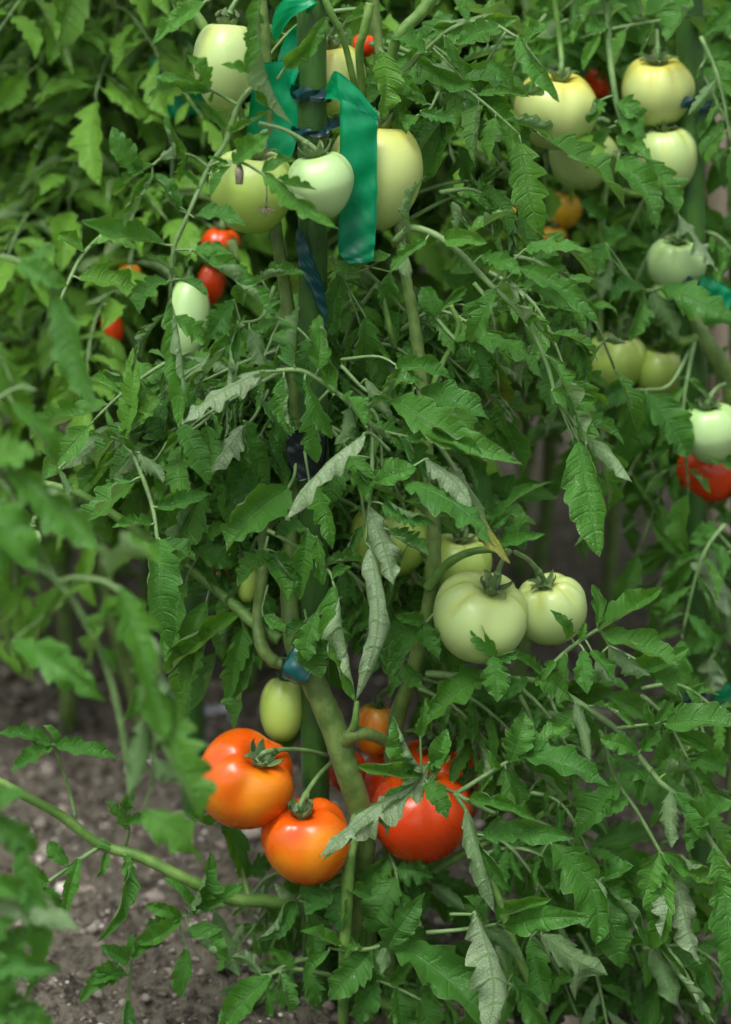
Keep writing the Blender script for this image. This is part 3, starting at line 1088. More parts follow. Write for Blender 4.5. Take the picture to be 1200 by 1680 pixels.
stem(plant, [(482, 1088, -1), (450, 1085, -1), (428, 1055, -1), (424, 1000, 0), (432, 940, 0), (432, 880, 1), (440, 820, 2)], [5.5, 5.2, 4.4, 4.2], name='branch', mat=M_THICK)
stem(plant, [(562, 1720, -1), (566, 1560, -3.5), (572, 1430, -4), (576, 1390, -4), (590, 1320, -1)], [4.5, 5.2, 5.2, 5.2], name='branch')
stem(plant, [(640, 1720, 2), (640, 1400, 3), (648, 1200, 2.5), (680, 1095, 1), (706, 985, 0), (712, 880, 0), (702, 760, 1), (694, 640, 1), (680, 530, 1), (664, 440, 1), (650, 330, 2), (640, 200, 3), (620, 60, 4), (610, -60, 4)],
     [7, 7, 6.5, 6.2, 6, 5.2, 4.5, 4, 4, 3.5], name='stem', mat=M_THICK)
stem(plant, [(702, 965, -.5), (735, 925, -2), (775, 905, -3), (820, 902, -4), (836, 905, -4.5)], [4.5, 3.6, 2.6, 2.2], name='branch')
stem(plant, [(600, 1490, 2), (520, 1482, 1), (440, 1478, 0), (380, 1474, -1), (300, 1440, -2), (230, 1405, -2), (165, 1386, -2), (100, 1338, -3), (40, 1305, -4), (-40, 1260, -4)],
     [6, 6, 5.4, 5, 4.6, 4, 3.4], name='branch')
stem(plant, [(382, 1340, 2), (396, 1420, 1), (410, 1474, 0)], [1.3, 2, 2.6], name='branch')
stem(plant, [(290, -40, -3), (318, 18, -3), (345, 62, -3), (375, 130, -1), (400, 200, 0)], [4, 4, 3.6, 3], name='branch')
stem(plant, [(520, -30, -1), (545, 25, -1), (566, 72, 0), (590, 180, 2)], [3, 2.8, 2.4], name='branch')
stem(plant, [(728, -30, 0), (690, 22, 0), (652, 62, 0), (640, 120, 1), (636, 200, 2)], [5, 5, 4.2, 3.4], name='branch')
stem(plant, [(706, 65, 1), (680, 98, 1), (655, 130, 1), (644, 180, 2)], [2, 3, 3.2], name='branch')
stem(plant, [(608, 5, -1), (598, 50, -1), (590, 90, 0), (600, 200, 3)], [3.8, 3.5, 3.2], name='branch')
stem(plant, [(740, 500, 1), (752, 540, 1), (725, 600, 1), (700, 660, 1)], [2, 2.2, 3], name='branch')
stem(plant, [(60, 790, 4), (130, 810, 4), (210, 860, 4), (310, 930, 4), (365, 975, 3), (420, 1025, 1), (460, 1050, 0)], [3, 3.6, 4.4, 4.8, 5], name='branch')
stem(plant, [(625, 470, 1), (640, 540, 1), (648, 570, 2)], [2, 2.6, 2.2], name='branch')
stem(plant, [(620, 1640, 0), (670, 1670, -1), (720, 1710, -1)], [5, 4.5, 4], name='branch')
stem(plant, [(800, 1410, 0), (840, 1540, -2), (880, 1640, -2), (900, 1720, -2)], [3, 4, 4.6], name='branch')
stem(plant, [(640, 1480, 3), (760, 1400, 2), (900, 1330, 1), (985, 1200, -3)], [4, 3.5, 2.4], name='branch')
parse_traced(TR_MAIN, pm, plant)
INNER = MB(); parse_auto(AUTO_MAIN, pm, plant, into=INNER, copies=3, C=7)
# seen only between the leaves: the dark inner foliage, past counting
def inner_foliage(plant, regions, pt, n, seed, lo=.05, hi=.10, dlo=4, dhi=12, yel=.05, mb=None):
    mb = mb or MB(); r = np.random.default_rng(seed)
    for k in range(n):
        x0, y0, x1, y1 = regions[r.integers(len(regions))]
        x, y = r.uniform(x0, x1), r.uniform(y0, y1); dd = r.uniform(dlo, dhi)
        P0 = pt(x, y, dd); L = r.uniform(lo, hi)*.8
        a = r.uniform(-2.6, .6) if r.random() < .5 else r.uniform(-3.1, 0)
        d = nz(RT*math.cos(a)+WUP*math.sin(a)+VW*r.normal()*.4)
        m = MODES[r.choice(['f', 'c', 'd', 'h', 'u'])]
        leaflet(mb, P0, P0+d*L, nz(defnorm(.5)), L*.55, m['fold'], m['curl'], .5, N=5, C=7, yel=yel+r.uniform(0, .1))
    o = mb.obj('foliage', [M_LEAF, M_STALK], plant, np.array(plant.location)); o['kind'] = 'stuff'
    return o
inner_foliage(plant, [(380, 420, 600, 760), (330, 560, 620, 900), (380, 820, 640, 1060), (540, 430, 800, 700), (560, 700, 800, 900), (480, 1420, 720, 1660), (140, 600, 420, 860),
                      (700, 1100, 1000, 1300), (820, 1380, 1000, 1660), (960, 1400, 1160, 1660), (600, 0, 780, 260), (560, 1440, 720, 1660), (480, 1480, 620, 1680)], pm, 380, 21, mb=INNER)

# ================================================================== neighbours: near-left plant (blurred, in front)
TR_LEFT = """
R 215,1310,0 208,1240,0 180,1110,0 135,1010,0 95,955,0 60,930,0 / 2.2 3.2
190 1100 165 1060 26 f
205 1180 230 1120 30 f
20 1052 175 1152 64 f -2
R 95,955,0 130,948,-1 190,965,-2 235,1050,-2 255,1170,-2 250,1290,-1 / 2.5 1.3
180 950 268 928 76 c -3 .2
200 980 150 1100 60 f 3 .3
215 1100 290 1150 46 c -1 .1
196 962 268 1215 100 h -3 .15
236 1160 330 1345 92 g -3 .2
235 1330 334 1418 66 f -2 .2
150 952 70 1040 60 f 4 .6
236 1180 212 1300 50 u -1
240 1060 290 1190 44 r -2
225 1010 160 1000 30 c 0
250 1240 300 1290 40 v -1
R 40,860,0 10,800,0 -20,770,0 / 2.5 2
6 770 168 905 86 h -3 .2
-10 830 62 938 96 f -2 .1
-20 760 60 740 70 f 0 .3
10 800 -10 1000 90 f 3 .4
60 940 20 1080 70 f 3 .5
100 960 60 1120 60 f 5 .5
20 870 -40 960 80 f 0
R 0,420,6 60,440,6 90,480,6 / 2 1.4
90 478 156 672 66 f -2
30 430 104 470 44 f 0
60 440 40 560 44 f 3
50 440 90 400 34 f 3
R -60,700,3 20,640,4 60,640,4 / 2 1.4
20 660 90 770 60 f 1
-10 560 40 700 60 f 4 .3
R -40,1400,-6 0,1330,-6 / 2.4 2
-20 1330 40 1300 50 f
-10 1340 62 1396 60 f
R -60,1500,-6 -20,1480,-6 0,1470,-6 / 3 2
-10 1478 132 1526 58 u -2
-30 1440 60 1480 70 f 0
R -60,1640,-6 0,1600,-6 40,1560,-6 / 4 2.4
-20 1590 104 1590 66 f -2
0 1600 50 1520 60 f 1
-10 1560 30 1500 60 f 0
0 1640 96 1690 70 f -1
30 1380 40 1640 50 f 1
-20 1670 60 1640 60 f
-40 1540 10 1660 70 d
"""
def pl(x, y, d): return px(x, y, lean(y)-.38+d/100)
b = pl(-80, 1712, 0); b[2] = 0
plantL = empty('tomato_plant', b)
tag(plantL, 'soft blurred tomato plant at the left edge, with a long hanging leaf', 'tomato plant', 'staked tomato plants')
stem(plantL, [(-80, 1760, 0), (-70, 1500, 0), (-60, 1200, 0), (-60, 900, 0), (-60, 600, 3), (-60, 300, 5)], [9, 8, 7, 5], pl)
parse_traced(TR_LEFT, pl, plantL, C=11)

# ================================================================== right plant
TR_RIGHT = """
R 985,-30,-4 998,30,-4 1000,80,-4 1012,170,-5 1024,215,-5 1014,262,-6 / 3.4 1.8
1000 0 955 10 30 f
998 40 1035 10 26 f
1000 45 960 50 34 f
985 165 965 202 40 g -1
1012 170 1052 205 40 f
1010 200 1060 228 46 f -1
1012 225 1072 265 40 f -2
1014 262 1078 378 60 f -3
1000 210 975 240 30 f
1060 260 1112 350 60 f -1
R 1130,-30,-2 1110,0,-2 / 2 1.5
1135 0 1094 68 64 f -2
1220 5 1156 62 60 f -2
1100 20 1160 70 40 f 2
R 1120,330,-3 1108,350,-3 / 1.4 1.2
1110 346 1178 446 36 U -1
R 1175,500,-2 1110,470,-3 1070,476,-4 1050,480,-4 / 2.4 1.4
1084 470 1210 534 66 d -2
1056 480 1034 560 42 f -1
1070 478 1110 560 60 u 0
1060 476 1000 500 44 f
1000 420 988 492 34 u
995 400 970 450 44 f
R 985,480,0 990,420,0 992,340,0 1000,290,0 / 2 1.4
990 440 960 420 30 f
992 400 1030 380 44 f
992 360 950 330 40 f
R 1140,560,-2 1100,630,-4 1060,640,-5 / 2.2 1.4
1060 640 1010 770 66 f 3
1060 645 1130 752 74 f -1
1040 640 980 660 50 f
1010 650 950 760 50 f 4
R 1200,900,-3 1170,870,-3 1150,876,-3 / 2 1.5
1152 876 1196 1010 56 U -2
1180 870 1130 890 40 f
1175 950 1200 1060 50 v 0
1150 900 1100 980 60 f 3
R 1180,1060,-2 1168,1080,-2 / 1.5 1.2
1168 1078 1160 1140 44 U
1180 1100 1130 1180 60 f 3
1190 1040 1120 1060 50 f 2
"""
AUTO_RIGHT = """
1150,30,2 1060,60,2 960,60,2 .8
1150,120,2 1180,200,1 1220,260,0 .8
1140,250,6 1070,330,6 1020,400,6 .7
1150,330,4 1070,430,4 1030,500,4 .8
1150,380,2 1190,420,1 1240,480,0 .9
1150,480,10 1060,570,11 960,600,11 .8
1140,560,6 1060,640,6 960,700,6 .8
1160,640,5 1080,720,5 1010,820,5 .8
1170,720,4 1100,800,4 1050,900,4 .8
1180,820,4 1120,900,4 1070,990,4 .7
1190,900,3 1150,980,3 1120,1060,2 .8
1200,980,3 1150,1060,3 1140,1150,2 .8
900,20,4 860,100,4 820,170,5 .8
1000,20,3 920,60,3 850,90,3 .8
1020,100,8 960,130,8 900,110,8 .6
990,480,6 940,540,6 900,600,8 .7
1190,1080,5 1130,1180,5 1100,1260,5 .8
1200,60,4 1240,140,3 1290,200,2 .8
1200,600,3 1240,700,2 1280,780,2 .8
1150,60,-3 1180,160,-4 1200,240,-4 .7
1140,560,-3 1120,700,-4 1130,800,-4 .8
1190,860,-4 1150,940,-5 1120,1040,-5 .8
1150,1180,-4 1120,1290,-4 1130,1400,-4 .8
1060,-20,4 990,-10,3 920,20,3 .8
"""
def pr_(x, y, d): return px(x, y, .085*(y-840)/840+.2+d/100)
b = pr_(1190, 1560, 2); b[2] = 0
plantR = empty('tomato_plant', b)
tag(plantR, 'tomato plant at the right edge carrying four pale yellow tomatoes high up', 'tomato plant', 'staked tomato plants')
stem(plantR, [(1215, 1600, 3), (1212, 1300, 2), (1215, 1000, 1), (1214, 800, 0), (1200, 640, -1), (1178, 590, -2), (1150, 545, -2), (1135, 480, 0), (1128, 380, 1), (1130, 250, 2), (1125, 100, 3), (1115, -60, 3)],
     [10, 9.5, 9, 8, 7.5, 6.5, 5, 4.5, 4], pr_, mat=M_THICK)
stem(plantR, [(1152, 550, -2), (1120, 560, -3), (1105, 545, -3), (1100, 510, -2), (1075, 470, 0)], [4.5, 4, 3.4], pr_, 'branch')
stem(plantR, [(905, -40, 0), (918, 60, 0), (922, 100, -1)], [2.5, 2.4, 2.4], pr_, 'branch')
stem(plantR, [(1128, 300, 2), (1060, 320, 3), (985, 300, 2), (962, 270, 0)], [3.5, 3, 2.5], pr_, 'branch')
stem(plantR, [(985, 560, 2), (985, 460, 2), (990, 340, 2), (1010, 250, 0)], [3, 3, 2.6], pr_, 'branch')
parse_traced(TR_RIGHT, pr_, plantR, C=11)
parse_auto(AUTO_RIGHT, pr_, plantR, yel=.1)
inner_foliage(plantR, [(960, 380, 1200, 700), (1020, 600, 1200, 900), (1100, 900, 1220, 1200), (880, 0, 1100, 120), (1140, 0, 1220, 400)], pr_, 150, 33, dlo=6, dhi=14)

# ================================================================== stakes
def stake(pts, r, label, pt, cap=True):
    P = np.array([pt(*q) for q in pts]); P[0, 2] = -.08
    a, z = P[0], P[-1]
    # straight pole with faint nodes
    n = 60; t = np.linspace(0, 1, n); S = a+(z-a)*t[:, None]
    mb = MB(); rr = r*(1+.004*rng.normal(size=n)); L = np.linalg.norm(z-a)
    for q in np.arange(.11, L, .23): rr = rr+r*.10*np.exp(-((t*L-q)/.006)**2)
    tube(mb, S, rr, 18, 240)
    o = mb.obj('garden_stake', M_POLE, None, [a[0], a[1], 0]); tag(o, label, 'stake', 'green garden stakes')
    e = MB(); k = nz(z-a)
    tube(e, [z-k*.001, z+k*.006, z+k*.009], [r*1.12, r*1.1, r*.5], 18, 8); e.obj('end_cap', M_RIBD, o, z-k*.001)
    return o
stake([(520, 1722, 2), (511, -90, 0)], .0118, 'thick dark green stake in the middle, wrapped with several teal tapes', pm)
stake([(1150, 1620, 2), (1131, -60, 1)], .0115, 'green stake on the right behind the pale yellow tomatoes', pr_)
def pb(x, y, d): return px(x, y, .085*(y-840)/840+d/100)
stake([(312, 1080, 40), (302, -70, 36)], .0115, 'blurred green stake behind, upper left, with a teal tape sheet', pb)

# ================================================================== ribbons
def strip(mb, pairs, pt, nu=12, n=None, thick=.00035):
    """pairs: (x1,y1,d1,x2,y2,d2) edge to edge; a sheet with real thickness"""
    A = np.array([pt(p[0], p[1], p[2]) for p in pairs]); B = np.array([pt(p[3], p[4], p[5]) for p in pairs])
    n = n or 12*len(pairs); A = spline(A, n); B = spline(B, n)
    u = np.linspace(0, 1, nu)[None, :, None]
    V = A[:, None]*(1-u)+B[:, None]*u
    cr = np.cross(np.gradient(V, axis=0), np.gradient(V, axis=1)); cr /= np.linalg.norm(cr, axis=2)[..., None]+1e-12
    wd_ = np.linalg.norm(A-B, axis=1).mean(); a1, a2, a3 = rng.random(3)*6
    Us, Vs = np.meshgrid(np.linspace(0, 1, nu), np.linspace(0, 1, n)); Lr = np.linalg.norm(A[0]-A[-1])/wd_
    wv = np.sin(3.14*Us)*.10*np.sin(Vs*Lr*1.7+a1)+.022*np.sin(Vs*Lr*9+Us*4+a2)+.018*np.sin(Us*9+Vs*Lr*2.5+a3)+.012*np.sin(Us*17-Vs*Lr*13+a1)
    V = V+cr*(wv*wd_)[..., None]
    W = V-cr*thick
    allv = np.vstack([V.reshape(-1, 3), W.reshape(-1, 3)]); k = n*nu
    Fa = gridfaces(n, nu); Fb = gridfaces(n, nu, k)[:, ::-1]
    i = np.arange(n-1)*nu; j = np.arange(nu-1)
    e1 = np.stack([i+nu, i, i+k, i+nu+k], 1); e2 = np.stack([i+nu-1, i+2*nu-1, i+2*nu-1+k, i+nu-1+k], 1)
    e3 = np.stack([j, j+1, j+1+k, j+k], 1); q = (n-1)*nu; e4 = np.stack([q+j+1, q+j, q+j+k, q+j+1+k], 1)
    mb.add(allv, np.vstack([Fa, Fb, e1, e2, e3, e4]))

def coil(mb, cx, cy, rx, pt, wpx, turns=1.0, tilt=0., d0=0, a0=0., nu=5, crump=.6):
    """a crumpled band round the stake at picture point cx, cy; rx in metres"""
    c = pt(cx, cy, d0); n = int(40*turns)+8
    up = nz(pt(cx, cy-50, d0)-pt(cx, cy, d0)); f = nz(-VW-up*np.dot(-VW, up)); s = np.cross(up, f)*-1
    th = np.linspace(a0, a0+2*math.pi*turns, n); h = wpx/2000
    V = []
    for k, a in enumerate(th):
        for q in np.linspace(-.5, .5, nu):
            rr = rx*(1+.10*crump*math.sin(a*5+q*4)+.07*crump*math.sin(a*11+q*9))+.0004*k/n*turns*3
            V.append(c+f*rr*math.cos(a)+s*rr*math.sin(a)+up*(h*q+tilt*math.sin(a)*.01+(k/n-.5)*h*.5*(turns-1)+.0008*math.sin(a*7)))
    V = np.array(V); mb.add(V, gridfaces(n, nu))
    W = V.reshape(n, nu, 3)+0
    ctr = c; out = W-ctr; W2 = W+0.0005*out/np.linalg.norm(out, axis=2)[..., None]
    mb.add(W2.reshape(-1, 3), gridfaces(n, nu)[:, ::-1])

def ribbon(label, pt, loc, pieces, cat='plastic tape'):
    r = empty('plastic_tape', pt(*loc)); tag(r, label, cat, 'teal plastic ties on the stakes')
    for nm, kind, mat, args in pieces:
        mb = MB()
        if kind == 's': strip(mb, args, pt)
        else: coil(mb, pt=pt, **args)
        mb.obj(nm, mat, r)
    return r
ribbon('wide shiny teal tape hanging in a long folded tail right of the middle stake', pm, (512, 155, -2), [
    ('tail', 's', M_RIB, [(557, 118, -3.6, 531, 142, -2.2), (557, 119, -3.8, 532, 158, -3), (557, 150, -4, 560, 165, -3.6)][:0] or
        [(558, 150, -4.0, 621, 188, -3.2), (558, 200, -4.3, 620, 215, -3.4), (557, 280, -4.5, 619, 285, -3.5), (557, 350, -4.3, 618, 350, -3.5), (556, 412, -4, 616, 400, -3.4), (572, 432, -3.8, 612, 428, -3.4)]),
    ('fold', 's', M_RIB, [(534, 146, -2.4, 534, 162, -2.2), (545, 124, -3.2, 552, 163, -3.4), (555, 118, -3.8, 560, 168, -4.0), (590, 148, -3.6, 585, 178, -3.9), (621, 187, -3.2, 617, 195, -3.4)]),
    ('knot', 'c', M_RIBD, dict(cx=511, cy=154, rx=.0135, wpx=14, turns=2.2, tilt=.2, crump=1.0)),
    ('left_flap', 's', M_RIB, [(494, 92, 0, 420, 106, 0), (494, 150, 0, 412, 158, 0), (492, 210, 0, 406, 212, .5), (478, 264, 0, 402, 256, .5)]),
    ('loop', 's', M_RIB, [(448, 34, -1, 452, 70, -.5), (456, 8, -2, 478, 30, -2), (480, -8, -2.4, 504, 14, -2.6), (508, -10, -2, 520, 8, -2), (506, 40, 0, 470, 60, 1), (502, 90, 0, 456, 110, 1), (482, 140, -1, 476, 150, 0)]),
])
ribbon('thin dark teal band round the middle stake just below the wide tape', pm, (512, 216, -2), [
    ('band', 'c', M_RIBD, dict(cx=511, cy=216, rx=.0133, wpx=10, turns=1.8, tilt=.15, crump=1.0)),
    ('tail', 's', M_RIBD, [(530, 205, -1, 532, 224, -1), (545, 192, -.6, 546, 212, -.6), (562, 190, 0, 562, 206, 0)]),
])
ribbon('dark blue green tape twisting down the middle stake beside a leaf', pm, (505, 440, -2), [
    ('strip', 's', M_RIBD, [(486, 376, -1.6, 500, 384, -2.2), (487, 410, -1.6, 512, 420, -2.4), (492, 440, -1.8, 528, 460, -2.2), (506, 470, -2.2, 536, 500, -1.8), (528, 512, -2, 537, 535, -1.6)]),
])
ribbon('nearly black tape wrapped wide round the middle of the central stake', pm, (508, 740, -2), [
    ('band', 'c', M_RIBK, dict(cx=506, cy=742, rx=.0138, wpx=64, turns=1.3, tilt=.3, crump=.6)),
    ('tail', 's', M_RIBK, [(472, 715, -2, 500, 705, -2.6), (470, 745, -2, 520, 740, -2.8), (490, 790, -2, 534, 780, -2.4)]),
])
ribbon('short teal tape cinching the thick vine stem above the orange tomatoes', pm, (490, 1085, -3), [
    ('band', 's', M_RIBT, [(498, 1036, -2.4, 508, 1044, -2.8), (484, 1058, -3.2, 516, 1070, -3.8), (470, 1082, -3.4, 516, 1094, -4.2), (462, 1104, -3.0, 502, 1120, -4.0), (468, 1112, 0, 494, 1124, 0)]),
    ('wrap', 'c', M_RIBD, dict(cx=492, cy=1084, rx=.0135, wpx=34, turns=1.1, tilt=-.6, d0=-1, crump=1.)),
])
def sheet(p, d, w): return p
ribbon('blurred dark teal tape sheet hanging on the far upper left stake', pb, (300, 140, 33), [
    ('tail', 's', M_RIB, [(246, 98, 33, 322, 98, 33), (251, 130, 32.5, 328, 128, 32.5), (260, 160, 33, 332, 156, 33), (270, 192, 33, 336, 186, 33)]),
    ('knot', 'c', M_RIBD, dict(cx=306, cy=120, rx=.014, wpx=16, turns=1.5, d0=36.6)),
])
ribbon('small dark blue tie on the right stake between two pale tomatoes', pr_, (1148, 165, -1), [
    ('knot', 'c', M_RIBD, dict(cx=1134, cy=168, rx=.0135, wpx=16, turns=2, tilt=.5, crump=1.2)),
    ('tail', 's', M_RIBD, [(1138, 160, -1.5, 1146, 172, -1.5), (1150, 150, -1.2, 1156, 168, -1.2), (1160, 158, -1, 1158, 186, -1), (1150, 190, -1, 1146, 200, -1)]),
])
ribbon('teal tape on the right stake beside the small round green tomato', pr_, (1175, 480, 0), [
    ('knot', 'c', M_RIBD, dict(cx=1138, cy=470, rx=.0140, wpx=30, turns=1.4, tilt=.5, crump=1.2)),
    ('tail', 's', M_RIB, [(1150, 450, -2, 1146, 480, -2), (1180, 462, -2, 1172, 492, -2), (1205, 480, -2, 1196, 508, -2)]),
])
ribbon('teal tape end low on the right edge behind pale curled leaves', pr_, (1190, 1140, 0), [
    ('tail', 's', M_RIB, [(1170, 1126, 1, 1172, 1150, 1), (1195, 1120, 1, 1196, 1150, 1), (1220, 1118, 1, 1222, 1146, 1)]),
    ('knot', 'c', M_RIBD, dict(cx=1143, cy=1138, rx=.0145, wpx=16, turns=1.2, crump=1)),
])

# ================================================================== tomatoes
def tomato(center, R, asp, axis, mat, label, ribs=5, ribamp=.08, point=0., sepals=6, stalk_to=None, lobe=0., calyx=True, seed=0, open_=.8, group='tomatoes hanging on the plants', cs=1.0):
    """R = half width, asp = height / width; axis = unit vector towards the stalk"""
    r = np.random.default_rng(seed+77)
    nT, nP = 44, 72
    th = np.linspace(0, math.pi, nT); ph = np.linspace(0, 2*math.pi, nP, endpoint=False)
    TH_, PH = np.meshgrid(th, ph, indexing='ij')
    z = np.cos(TH_)
    rad = np.sin(TH_)**.92
    # boxier shoulders
    prof = rad*(1+.05*np.sin(2*TH_))
    phj = PH+.25*np.sin(PH*2+r.random()*6)
    topw = np.exp(-((TH_-.75)/.62)**2)
    rib = np.abs(np.cos(ribs*phj/2+r.random()*3))**.6     # 0 in the furrows
    rib = 1-np.abs(np.sin(ribs*phj/2+r.random()*3))**3*.999
    rib2 = 1-np.abs(np.cos(ribs*phj/2+1.3))**5
    f = 1-ribamp*topw*(1-rib2)*1.6-ribamp*.10*np.sin(TH_)*(1-rib2)
    f = f*(1+lobe*np.cos(PH-1.0)*np.sin(TH_)+.025*np.cos(2*PH+r.random()*6)*np.sin(TH_)+.018*np.cos(3*PH+r.random()*6)*np.sin(TH_))
    X = prof*np.cos(PH)*f; Y = prof*np.sin(PH)*f
    Z = z*asp
    Z = Z-.30*np.exp(-(TH_/.36)**2)*asp**.5-.06*topw*(1-rib2)*ribamp*6      # stalk dimple
    Z = Z+.06*np.exp(-((math.pi-TH_)/.3)**2)*(1-point*6)           # blossom end
    X = X*(1-point*np.clip(-z, 0, 1)**1.2); Y = Y*(1-point*np.clip(-z, 0, 1)**1.2)
    V = np.stack([X, Y, Z], -1).reshape(-1, 3)*R
    ax = nz(np.asarray(axis, float)); a = nz(np.cross(ax, VW+np.array([.11, 0, .02]))); b_ = np.cross(ax, a)
    ro = r.random()*6.28; a, b_ = a*math.cos(ro)+b_*math.sin(ro), -a*math.sin(ro)+b_*math.cos(ro)
    def W(p): p = np.atleast_2d(p); return center+p[:, :1]*a+p[:, 1:2]*b_+p[:, 2:3]*ax
    lat = 1-TH_/math.pi
    C = np.stack([lat, 1-rib2, np.full_like(lat, r.random()), np.zeros_like(lat)], -1).reshape(-1, 4)
    mb = MB(); mb.add(W(V), gridfaces(nT, nP, wrap=True), None, C)
    o = mb.obj('tomato', mat, None, center); tag(o, label, 'tomato', group)
    topz = (asp-.30*asp**.5)*R
    if calyx:
        cm = MB()
        for k in range(sepals):
            an = 2*math.pi*k/sepals+r.normal()*.15; L = R*r.uniform(.42, .62)*cs
            dr = np.array([math.cos(an), math.sin(an), 0])
            lift = r.uniform(.15, .8)*open_
            t = np.linspace(0, 1, 7); pts = []
            for q in t:
                an2 = q*(1.1+1.9*lift)
                rr_ = L*math.sin(an2)/(1.1+1.9*lift)*1.25 if lift > .25 else L*q
                zz_ = L*(1-math.cos(an2))/(1.1+1.9*lift)*1.1 if lift > .25 else R*.16*math.sin(q*1.6)
                pts.append(dr*(.04*R+rr_)+np.array([0, 0, topz+R*.02+zz_])+np.array([0, 0, R*.10*math.sin(q*2.2)]))
            P = W(np.array(pts)); sd = np.cross(np.gradient(P, axis=0), ax); sd /= np.linalg.norm(sd, axis=1)[:, None]+1e-9
            wd = R*.115*np.array([.9, 1.2, 1.15, .95, .7, .4, .08])*cs
            nn = np.cross(sd, np.gradient(P, axis=0)); nn /= np.linalg.norm(nn, axis=1)[:, None]+1e-9
            VV = np.stack([P-sd*wd[:, None]+nn*wd[:, None]*.4, P, P+sd*wd[:, None]+nn*wd[:, None]*.4], 1)
            V2 = VV-nn[:, None]*R*.02
            VA = np.concatenate([VV, V2[:, ::-1]], 1)
            cm.add(VA.reshape(-1, 3), gridfaces(7, 6, wrap=True))
        P = W(np.array([[0, 0, topz-.02*R], [0, 0, topz+.06*R], [0, 0, topz+.12*R]]))
        tube(cm, P, [R*.15, R*.15, R*.09], 10, 6)
        cm.obj('calyx', M_CALYX, o, P[0])
        if stalk_to is None:
            stalk_to = W(np.array([[0, 0, topz+.55*R]]))[0]+WUP*.012
        p1 = W(np.array([[0, 0, topz+.35*R]]))[0]
        mid = (p1*.5+np.asarray(stalk_to)*.5)+WUP*.004
        sm = MB(); tube(sm, [P[1], p1, mid, stalk_to], [.0019, .0024, .0018, .0020], 8, 24)
        kn = p1+(mid-p1)*.3; tube(sm, [kn-(mid-p1)*.12, kn, kn+(mid-p1)*.12], [.0021, .0034, .0021], 8, 7)
        sm.obj('stalk', M_STALK, o, P[1])
    return o

def ax(sx, sy, toward):  # axis in picture terms: right, up, towards the camera
    return nz(RT*sx+UP*sy-VW*toward)
def tom(x, y, d, wpx, asp, axis, mat, label, pt=pm, **kw):
    dd = pt(x, y, d); k = np.dot(dd-CAM, VW)/F
    st = kw.pop('st', None)
    if st is not None: kw['stalk_to'] = pt(*st)
    return tomato(dd, wpx/2*k, asp, axis, mat, label, seed=int(x+y), **kw)

# upper cluster
tom(369, 106, -3.5, 110, 1.38, ax(.06, .98, .12), M_PALE, 'egg shaped pale green tomato left of the middle stake, topmost, under a spiky calyx', ribamp=.03, point=.12, st=(402, -10, -3), cs=1.2, open_=1.5)
tom(548, 128, 4, 108, 1.12, ax(-.1, .95, .3), M_YELLOW, 'yellow topped pale tomato half hidden behind the middle stake near the top', ribamp=.03, st=(560, 40, 3))
tom(414, 312, -3, 142, 1.02, ax(.1, .9, .4), M_GREEN, 'yellow green tomato under a brown dried bud left of the stake', ribamp=.05, point=.05, st=(440, 215, -4))
tom(528, 302, -5.5, 112, 1.02, ax(-.2, .94, .25), M_MINT, 'mint green pointed tomato in front of the middle stake beside the tape tail', ribamp=.06, point=.2, st=(425, 202, -5), cs=1.25, open_=1.1)
tom(618, 286, 2, 160, 1.16, ax(.05, .96, .2), M_YELLOW, 'large cream tomato with yellow shoulder, partly covered by the wide teal tape tail', ribamp=.02, point=.08, st=(600, 190, 3))
# middle cluster
tom(640, 884, 5, 132, .98, ax(.1, .9, .3), M_GREEN, 'green tomato in shade behind the pale curled leaf, right of stake', ribamp=.05, st=(690, 800, 3))
tom(752, 925, 5, 112, .95, ax(.1, .9, .4), M_GREEN, 'shaded green tomato peeping out above and behind the large pale middle one', ribamp=.07, st=(745, 850, 3))
tom(788, 1012, -2.5, 160, .93, ax(.28, .78, .55), M_PALE, 'large smooth pale green tomato in the middle of the right side cluster', ribamp=.075, ribs=6, st=(838, 903, -5), open_=.5, cs=.85)
tom(903, 1000, .5, 122, .97, ax(-.22, .84, .45), M_PALE, 'ribbed yellowish green tomato touching the right side of the large pale one', ribamp=.10, ribs=7, st=(845, 906, -5), open_=.6, cs=.9)
# lower cluster
tom(402, 1282, -2.5, 166, .96, ax(.42, .62, .66), M_ORANGE, 'large glossy orange tomato with yellow cheek, leftmost of the low cluster', ribamp=.075, ribs=4, lobe=.04, st=(540, 1240, 1), open_=1.5, cs=.85)
tom(504, 1380, -3.5, 148, .98, ax(-.12, .85, .5), M_ORANGE, 'orange red tomato lowest in the cluster, behind the thin front stem', ribamp=.09, ribs=4, st=(545, 1250, 1), open_=1.2, cs=.9)
tom(465, 1162, 2.5, 78, 1.45, ax(.1, .98, .1), M_GREEN, 'small oblong green tomato just under the teal tape on the vine', ribamp=.03, st=(490, 1090, 2))
tom(690, 1338, .5, 164, .96, ax(-.05, .9, .45), M_RED, 'deep red tomato at lower right of the cluster under the silvery curled leaf', ribamp=.06, st=(650, 1235, 1.5))
tom(722, 1284, 6, 164, .95, ax(-.1, .9, .4), M_RED, 'red tomato behind the deep red one, showing through small leaves', ribamp=.05, st=(660, 1200, 3))
tom(646, 1285, 8.0, 112, 1.0, ax(.1, .9, .3), M_RED, 'half hidden red tomato right behind the thick vine stem', ribamp=.05, st=(645, 1190, 3))
tom(616, 1196, 5.5, 70, 1.3, ax(.1, .95, .2), M_BLUSH, 'oblong orange tomato with dull green top above the red ones', ribamp=.06, st=(640, 1130, 3))
tom(568, 1264, 5, 66, 1.1, ax(0, .95, .2), M_RED, 'small dark red tomato wedged left of the thick vine stem', ribamp=.05, st=(575, 1210, 2))
